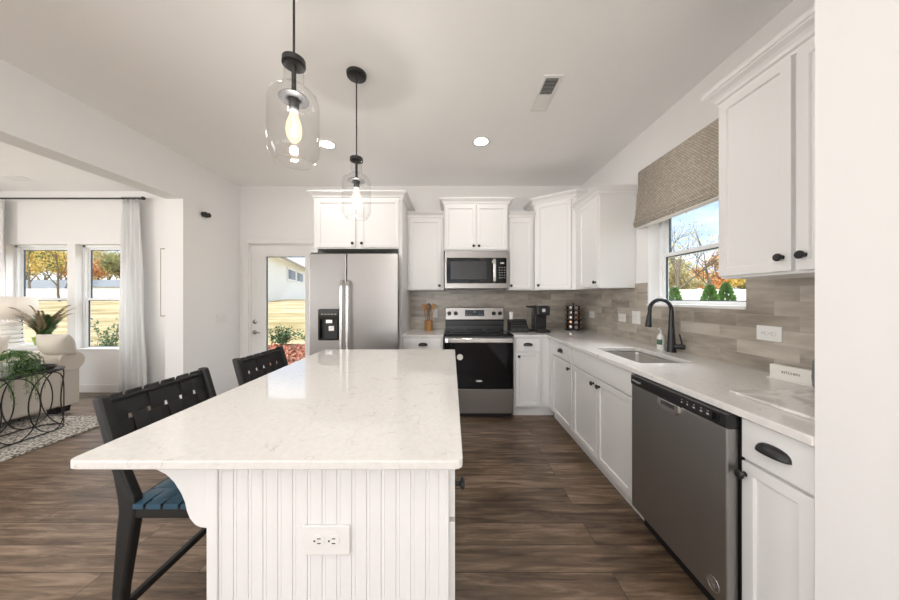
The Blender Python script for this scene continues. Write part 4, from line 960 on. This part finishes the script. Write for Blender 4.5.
for i in range(80):
    a_ = rn.uniform(0, 2*PI) if i % 3 else rn.uniform(-1.3, 1.3); rr = rn.uniform(.10, .24); up_ = rn.uniform(.02, .07)
    front_ = math.cos(a_) > .2; drop = rn.uniform(.05, .36) if front_ and rr > .15 else rn.uniform(-.02, .06); P_ = []
    for j in range(11):
        t = j/10; q = rr*min(1, t*1.6); x = .02*math.cos(a_)+q*math.cos(a_); y = q*math.sin(a_)*1.15
        z = .15+up_*math.sin(min(1, t*1.6)*PI*.6)-(max(0, t-.42)/.58)**1.3*(drop+.08)
        if not front_: z = max(z, .035)
        P_.append(Vector((x, y, z+rn.uniform(-.004, .004))))
    tube(stm, P_, .0012, 4, cap=False)
    for j in range(1, 11):
        for q in range(5):
            t = rn.random(); p = P_[j-1].lerp(P_[j], t); d = Vector((rn.uniform(-1, 1), rn.uniform(-1, 1), rn.uniform(-.6, .6))); leafq(lf, p, d, Vector((rn.uniform(-.5, .5), rn.uniform(-.5, .5), 1)), rn.uniform(.014, .026), .01)
obj('stems', stm, 'leafd', pl_); obj('leaves', lf, 'leaf', pl_)
# far side table with lamp and fern
stb = thing('side_table', 'white side table behind the sofa arm holding the lamp and fern', 'side table', (-5.5, 3.62, 0))
obj('top', bx(BM(), -.62, .5, -.17, .17, .70, .73), 'trim', stb, .004)
for x in (-.57, .45):
    for y in (-.13, .13): obj('leg', bx(BM(), x-.02, x+.02, y-.02, y+.02, 0, .70), 'trim', stb, .003)
lp = thing('table_lamp', 'white table lamp with stacked ceramic base and drum shade', 'table lamp', (-5.66, 3.64, .73))
b = BM(); prof = [(0, 0), (.12, 0), (.12, .02)]
zz = .02
for i in range(5): prof += [(.085, zz+.003), (.115-.004*i, zz+.014), (.118-.004*i, zz+.03), (.105, zz+.044), (.085, zz+.052)]; zz += .055
prof += [(.02, zz+.01), (0, zz+.012)]
obj('lamp_base', lathe(b, prof, 36), 'ceramic', lp, smooth=True)
obj('neck', tube(BM(), [(0, 0, zz), (0, 0, zz+.1)], .008, 10), 'chrome', lp)
obj('lamp_shade', lathe(BM(), [(.225, .325), (.21, .61)], 48), 'shade', lp, smooth=True, solid=.003)
obj('bulb', lathe(BM(), [(0, .50), (.025, .48), (.03, .45), (.015, .41), (0, .40)], 16), 'bulb', lp, smooth=True)
d = bpy.data.lights.new('lamp_glow', 'POINT'); d.energy = 1.5; d.color = (1, .85, .7); d.shadow_soft_size = .03; o = bpy.data.objects.new('lamp_glow', d); C.objects.link(o); o.location = (-5.66, 3.64, 1.2)
fn = thing('potted_fern', 'spiky bronze-green fern in a lime pot before the window', 'potted plant', (-5.18, 3.62, .73))
obj('pot', lathe(BM(), [(0, 0), (.07, 0), (.09, .09), (.095, .1), (.085, .1), (0, .085)], 28), 'green', fn, smooth=True)
for nm, mm_, cnt, sd_ in (('fronds', 'fernbrown', 26, 1), ('green_fronds', 'leafd', 26, 2)):
    rn = random.Random(sd_); b = BM()
    for i in range(cnt):
        a_ = rn.uniform(0, 2*PI); rr = rn.uniform(.12, .36) if sd_ == 1 else rn.uniform(.06, .22); hh = rn.uniform(.22, .42) if sd_ == 1 else rn.uniform(.12, .3); P_ = []
        for j in range(11): t = j/10; P_.append(Vector((rr*t**1.1*math.cos(a_), .6*rr*t**1.1*math.sin(a_), .09+hh*math.sin(t*PI*.46))))
        for j in range(1, 11):
            d_ = (P_[j]-P_[j-1]).normalized(); s_ = d_.cross(Vector((0, 0, 1))).normalized()
            for q in (-1, 1):
                for w_ in (0, .5): leafq(b, P_[j-1].lerp(P_[j], w_), d_*.8+s_*q, d_.cross(s_), .06*(1-.6*j/10)+.01, .014)
        tube(b, P_, .0015, 4, cap=False)
    obj(nm, b, mm_, fn)

# ------------------------------------------------------------------ outdoors
def gz(x, y):
    t = min(max((y-6)/24, 0), 1); s = min(max((4-x)/6, 0), 1)
    return -.15+1.4*t*t*(3-2*t)*s
b = BM(); NX, NY = 60, 40; V = []
for j in range(NY+1):
    row = []
    for i in range(NX+1): x = -90+i*2.5; y = -30+j*3.0; row.append(b.verts.new((x, y, gz(x, y))))
    V.append(row)
for j in range(NY):
    for i in range(NX): b.faces.new((V[j][i], V[j][i+1], V[j+1][i+1], V[j+1][i]))
g_ = obj('ground', b, 'grass', smooth=True); g_['kind'] = 'structure'
def fence(label, a0, a1, n, h, zf):
    r = thing('fence', label, 'fence', (a0[0], a0[1], zf(*a0))); A, B = Vector((*a0, 0)), Vector((*a1, 0)); d = (B-A)/n; ang_ = math.atan2(d.y, d.x)
    for i in range(n):
        p = A+d*i; z = zf(p.x, p.y); z2 = zf((p+d).x, (p+d).y); mt = Matrix.Translation((p.x-a0[0], p.y-a0[1], z-zf(*a0))) @ Matrix.Rotation(ang_, 4, 'Z')
        b = BM(); bx(b, -.06, .06, -.06, .06, -.1, h+.06, mt); obj('post', b, 'fence', r)
        b = BM(); bx(b, .06, d.length-.06, -.02, .02, -.05, h, mt); bx(b, .06, d.length-.06, -.035, .035, h-.1, h, mt); obj('panel', b, 'fence', r)
    return r
fence('long white vinyl fence across the field beyond the living room windows', (-48, 30), (-31, 30), 6, 1.1, gz)
fence('white vinyl fence behind the small evergreens outside the sink window', (8, 16), (26, 13), 7, 1.95, gz)
def house(label, x0, x1, y0, y1, h, rh, zb, extra):
    r = thing('house', label, 'house', ((x0+x1)/2, (y0+y1)/2, zb)); cx, cy = (x0+x1)/2, (y0+y1)/2; w, l = (x1-x0)/2, (y1-y0)/2
    b = BM(); bx(b, -w, w, -l, l, -.5, h); 
    obj('walls', b, 'siding', r)
    b = BM()
    for i in range(int(h/.2)): bx(b, -w-.01, w+.01, -l-.015, -l, i*.2+.0, i*.2+.012)
    obj('siding_boards', b, 'siding', r)
    if extra == 'gable':
        b = prism(BM(), [(-w-.5, h-.15), (w+.5, h-.15), (0, h+rh)], [], -l-.5, l+.5, 'y'); obj('roof', b, 'roof', r)
        b = BM(); tube(b, [(-w-.55, -l-.52, h-.2), (0, -l-.52, h+rh-.02)], .12, 4); tube(b, [(0, -l-.52, h+rh-.02), (w+.55, -l-.52, h-.2)], .12, 4); obj('fascia', b, 'frame', r)
        obj('gable_wall', prism(BM(), [(-w, h-.1), (w, h-.1), (0, h+rh-.25)], [], -l-.01, -l+.2, 'y'), 'siding', r)
    else:
        b = prism(BM(), [(-l-.4, h-.05), (l+.4, h-.05), (l+.1, h+rh), (-l-.0, h+rh)], [], -w-.4, w+.4, 'x'); obj('roof', b, 'roof', r)
    return r
hs = thing('house', 'large white neighbouring house seen through the glazed back door', 'house', (-15.4, 23.5, 1.0), math.atan2(.96, -.278))
# local x runs along the visible side wall, +y is into the house
obj('walls', bx(BM(), 0, 20, 0, 9, -.6, 3.95), 'siding', hs)
b = BM()
for i in range(20): bx(b, -.01, 20, -.02, 0, .05+i*.195, .062+i*.195)
obj('siding_boards', b, 'siding', hs)
obj('roof', prism(BM(), [(-.7, 3.95), (-.7, 4.12), (4.5, 6.6), (9.7, 4.12), (9.7, 3.95)], [], -.8, 20.6, 'x'), 'roof', hs)
obj('fascia', bx(BM(), -.8, 20.6, -.76, -.69, 3.9, 4.14), 'frame', hs); obj('soffit', bx(BM(), -.8, 20.6, -.7, 0, 3.9, 3.95), 'siding', hs)
for x0_ in (6.5, 10.3):
    wn_ = obj('window', bx(BM(), x0_, x0_+3.3, -.06, -.02, 2.3, 3.5), 'shutter', hs)
    obj('window_trim', prism(BM(), rect(x0_-.1, x0_+3.4, 2.2, 3.6), [rect(x0_+.1, x0_+3.2, 2.4, 3.4)], -.09, -.03, 'y'), 'siding', wn_)
    obj('blind', bx(BM(), x0_+.1, x0_+1.4, -.08, -.06, 2.4, 3.4), 'gplastic', wn_)
house('low white shed with grey roof beyond the fence, through the second window', -45.5, -37.5, 35, 40, 1.3, .8, 1.5, 'hip')
house('long grey-roofed building beyond the fence, through the first window', -60, -47.5, 35, 39, 1.3, 1.0, 1.3, 'hip')

def tree_mesh(seed, h, spread, leaves, lsize, crown0=.35, trunk=.16):
    rn = random.Random(seed); wood = BM(); lf = BM(); tips = []
    def grow(p, d, l, r, depth):
        pts = [p]; q = p.copy(); dd_ = d.copy()
        for i in range(4):
            dd_ = (dd_+Vector((rn.uniform(-.18, .18), rn.uniform(-.18, .18), rn.uniform(-.02, .12)))).normalized(); q = q+dd_*l/4; pts.append(q.copy())
        tube(wood, pts, [r*(1-.4*i/4) for i in range(5)], 5, cap=False)
        if depth >= 2: tips.extend(pts[1:])
        if depth < 4:
            for k in range(3 if depth < 3 else 2):
                az = rn.uniform(0, 2*PI); tl = rn.uniform(.4, .85)*spread; s = dd_.orthogonal().normalized(); s.rotate(Matrix.Rotation(az, 3, dd_))
                nd = (dd_+s*tl).normalized(); grow(pts[rn.randint(2, 4)], nd, l*rn.uniform(.55, .75), r*.55, depth+1)
    grow(Vector((0, 0, 0)), Vector((0, 0, 1)), h*crown0, trunk, 0)
    for i in range(leaves):
        p = rn.choice(tips)+Vector((rn.gauss(0, .35), rn.gauss(0, .35), rn.gauss(0, .3)))
        leafq(lf, p, Vector((rn.uniform(-1, 1), rn.uniform(-1, 1), rn.uniform(-1, 1))), Vector((rn.uniform(-1, 1), rn.uniform(-1, 1), rn.uniform(-1, 1)+.01)), lsize*rn.uniform(.6, 1.3), lsize*.7)
    return wood, lf
protos = {}
def tree(kind, label, x, y, s, rz, z=None, mcol=None):
    if kind not in protos:
        prm = dict(full=(11, 9, 1.0, 5200, .30, .34, .17), airy=(23, 10, .9, 1300, .2, .36, .13), bare=(35, 10, .8, 220, .14, .38, .1))[kind]
        w_, l_ = tree_mesh(*prm); mw_ = bpy.data.meshes.new('trunk'); w_.to_mesh(mw_); w_.free(); mw_.materials.append(M['bark']); ml = bpy.data.meshes.new('leaves'); l_.to_mesh(ml); l_.free(); ml.materials.append(M['leaf_olive']); protos[kind] = (mw_, ml, {})
    mw_, ml, cache = protos[kind]
    if mcol not in cache: q = ml.copy(); q.materials[0] = M[mcol]; cache[mcol] = q
    r = thing('tree', label, 'tree', (x, y, gz(x, y)-.05 if z is None else z), rz, 'trees outside the windows'); r.scale = (s, s, s)
    for nm, me in (('trunk', mw_), ('leaves', cache[mcol])): o = bpy.data.objects.new(nm, me); C.objects.link(o); o.parent = r
    return r
TL = [('full', 'yellow-leaved tree behind the fence at left edge of the first window', -67, 45, 1.15, .3, 'leaf_yellow'),
      ('airy', 'ivy-green thin tree standing at left of the first window', -46.6, 31.4, 1.0, 1.3, 'leaf_green'),
      ('full', 'pale olive autumn tree in the middle of first window', -77, 54, 1.4, 2.2, 'leaf_pale'),
      ('airy', 'thin tree with yellow leaves standing before the fence in first window', -33.7, 24.5, .72, 4.0, 'leaf_yellow'),
      ('full', 'yellow autumn tree behind the grey roof at right of the first window', -63, 47, 1.0, 5.1, 'leaf_yellow'),
      ('full', 'tall olive tree far behind the grey-roofed building in first window', -84, 61, 1.6, 3.9, 'leaf_olive'),
      ('full', 'orange tree behind the fence at left of the second window', -57, 46, .95, .9, 'leaf_orange'),
      ('full', 'tall pale yellow tree above the shed roof in second window', -70, 58, 1.5, 2.9, 'leaf_pale'),
      ('full', 'olive tree behind the shed at right of second window', -51.5, 44.5, .95, 4.4, 'leaf_olive'),
      ('full', 'wide pale tree far behind the shed, next to the curtain', -66, 62, 1.5, 1.9, 'leaf_yellow'),
      ('bare', 'nearly bare tree with sparse leaves at right of second window', -35.5, 31.2, 1.0, 1.9, 'leaf_olive'),
      ('bare', 'tall bare tree at the left of the sink window', 14.6, 18.4, 1.1, .4, 'leaf_pale'),
      ('bare', 'bare branching tree at the middle of the sink window', 17.8, 19.2, .95, 2.0, 'leaf_pale'),
      ('full', 'small orange-leaved tree behind the white fence in sink window', 21.8, 24.5, .58, 1.1, 'leaf_orange'),
      ('full', 'pale bushy tree behind the fence at left of sink window', 17.2, 22.6, .6, 3.3, 'leaf_pale'),
      ('full', 'olive bushy tree behind the fence, left of the orange one in sink window', 20.2, 28.5, .78, 4.5, 'leaf_olive'),
      ('full', 'yellow bushy tree behind the fence at the right of sink window', 24.4, 25.5, .6, 5.5, 'leaf_yellow'),
      ('full', 'tall orange tree rising beside the near upper cabinet in sink window', 31.5, 31, .95, 2.4, 'leaf_orange'),
      ('full', 'pale tree far behind the fence at the middle of sink window', 26.5, 35, .95, 2.8, 'leaf_pale'),
      ('full', 'olive tree far behind the fence at far left of sink window', 24.5, 37, 1.0, 5.8, 'leaf_pale'),
      ('full', 'green tree low behind the fence at the right edge of sink window', 28.2, 26.5, .6, .8, 'leaf_olive')]
for k_, lb, x, y, s, rz, mc_ in TL: tree(k_, lb, x, y, s, rz, None, mc_)
def evergreen(label, x, y, h, r_, sd_, m='leaf_ever'):
    r = thing('evergreen', label, 'shrub', (x, y, gz(x, y)-.02), 0, 'young evergreens outside the sink window'); rn = random.Random(sd_); b = BM()
    for i in range(2600):
        z = h*rn.random()**1.25*.98+.04; q = r_*max(0, 1-z/h)**.8*(.75+.35*rn.random()); t = rn.uniform(0, 2*PI); p = Vector((q*math.cos(t), q*math.sin(t), z))
        leafq(b, p, Vector((math.cos(t), math.sin(t), .9+rn.uniform(-.4, .4))), Vector((rn.uniform(-1, 1), rn.uniform(-1, 1), rn.uniform(-1, 1))), .14, .05)
    obj('foliage', b, m, r); obj('stem', tube(BM(), [(0, 0, 0), (0, 0, h*.9)], [.05, .01], 6), 'bark', r)
evergreen('small conical evergreen at the left of the sink window', 7.25, 9.3, 1.78, .42, 1)
evergreen('conical evergreen in the middle of the sink window', 8.42, 9.3, 1.86, .46, 2)
evergreen('conical evergreen at the right under the near upper cabinet', 10.0, 10.4, 2.0, .5, 3)
def shrub(label, x, y, h, r_, sd_, m, n=900, ls=.06):
    r = thing('shrub', label, 'shrub', (x, y, gz(x, y)), 0, 'low shrubs by the house'); rn = random.Random(sd_); b = BM(); s = BM()
    for k in range(9):
        t = rn.uniform(0, 2*PI); q = rn.uniform(.2, 1)*r_; tip = Vector((q*math.cos(t), q*math.sin(t), h*rn.uniform(.6, 1))); P_ = [Vector((0, 0, 0)).lerp(tip, j/6)+Vector((0, 0, .05*math.sin(j))) for j in range(7)]; tube(s, P_, .006, 4, cap=False)
        for i in range(n//9):
            p = P_[rn.randint(2, 6)]+Vector((rn.gauss(0, .05), rn.gauss(0, .05), rn.gauss(0, .05)))
            leafq(b, p, Vector((rn.uniform(-1, 1), rn.uniform(-1, 1), rn.uniform(-.3, 1))), Vector((rn.uniform(-1, 1), rn.uniform(-1, 1), .5)), ls, ls*.5)
    obj('foliage', b, m, r); obj('stems', s, 'bark', r)
shrub('dark leafy shrub outside the second living room window', -7.05, 5.9, 1.05, .28, 5, 'leafd', 420, .07)
shrub('small leafy shrub at lower left of the second living room window', -6.85, 5.4, .7, .15, 6, 'leafd', 160, .06)
shrub('low green shrub left in the mulch bed outside the glazed door', -5.0, 8.3, .6, .5, 7, 'leafd', 900, .08)
shrub('low lighter shrub right in the mulch bed outside the glazed door', -4.1, 8.6, .42, .6, 8, 'leaf_ever', 900, .08)
b = BM(); pts = [(-4.4+2.2*math.cos(2*PI*i/28), 7.0+1.6*math.sin(2*PI*i/28)*(1+.06*math.sin(5*i))) for i in range(28)]
vv = [b.verts.new((x, y, gz(x, y)+.03)) for x, y in pts]; vc = [b.verts.new((x*.9-.44, 7.0+(y-7.0)*.9, gz(x, y)+.07)) for x, y in pts]
for i in range(28): b.faces.new((vv[i], vv[(i+1) % 28], vc[(i+1) % 28], vc[i]))
b.faces.new(vc); mu_ = obj('mulch_bed', b, 'mulch'); rn = random.Random(9); b = BM()
for i in range(2600):
    t = rn.uniform(0, 2*PI); q = math.sqrt(rn.random())*.9; x, y = -4.4+2.2*q*math.cos(t), 7.0+1.55*q*math.sin(t)
    leafq(b, Vector((x, y, gz(x, y)+.07)), Vector((rn.uniform(-1, 1), rn.uniform(-1, 1), rn.uniform(-.1, .7))), Vector((rn.uniform(-.6, .6), rn.uniform(-.6, .6), 1)), .09, .05)
obj('fallen_leaves', b, 'litter', mu_); tag(mu_, 'reddish mulch bed on the ground outside the glazed door', 'mulch', kind='stuff')
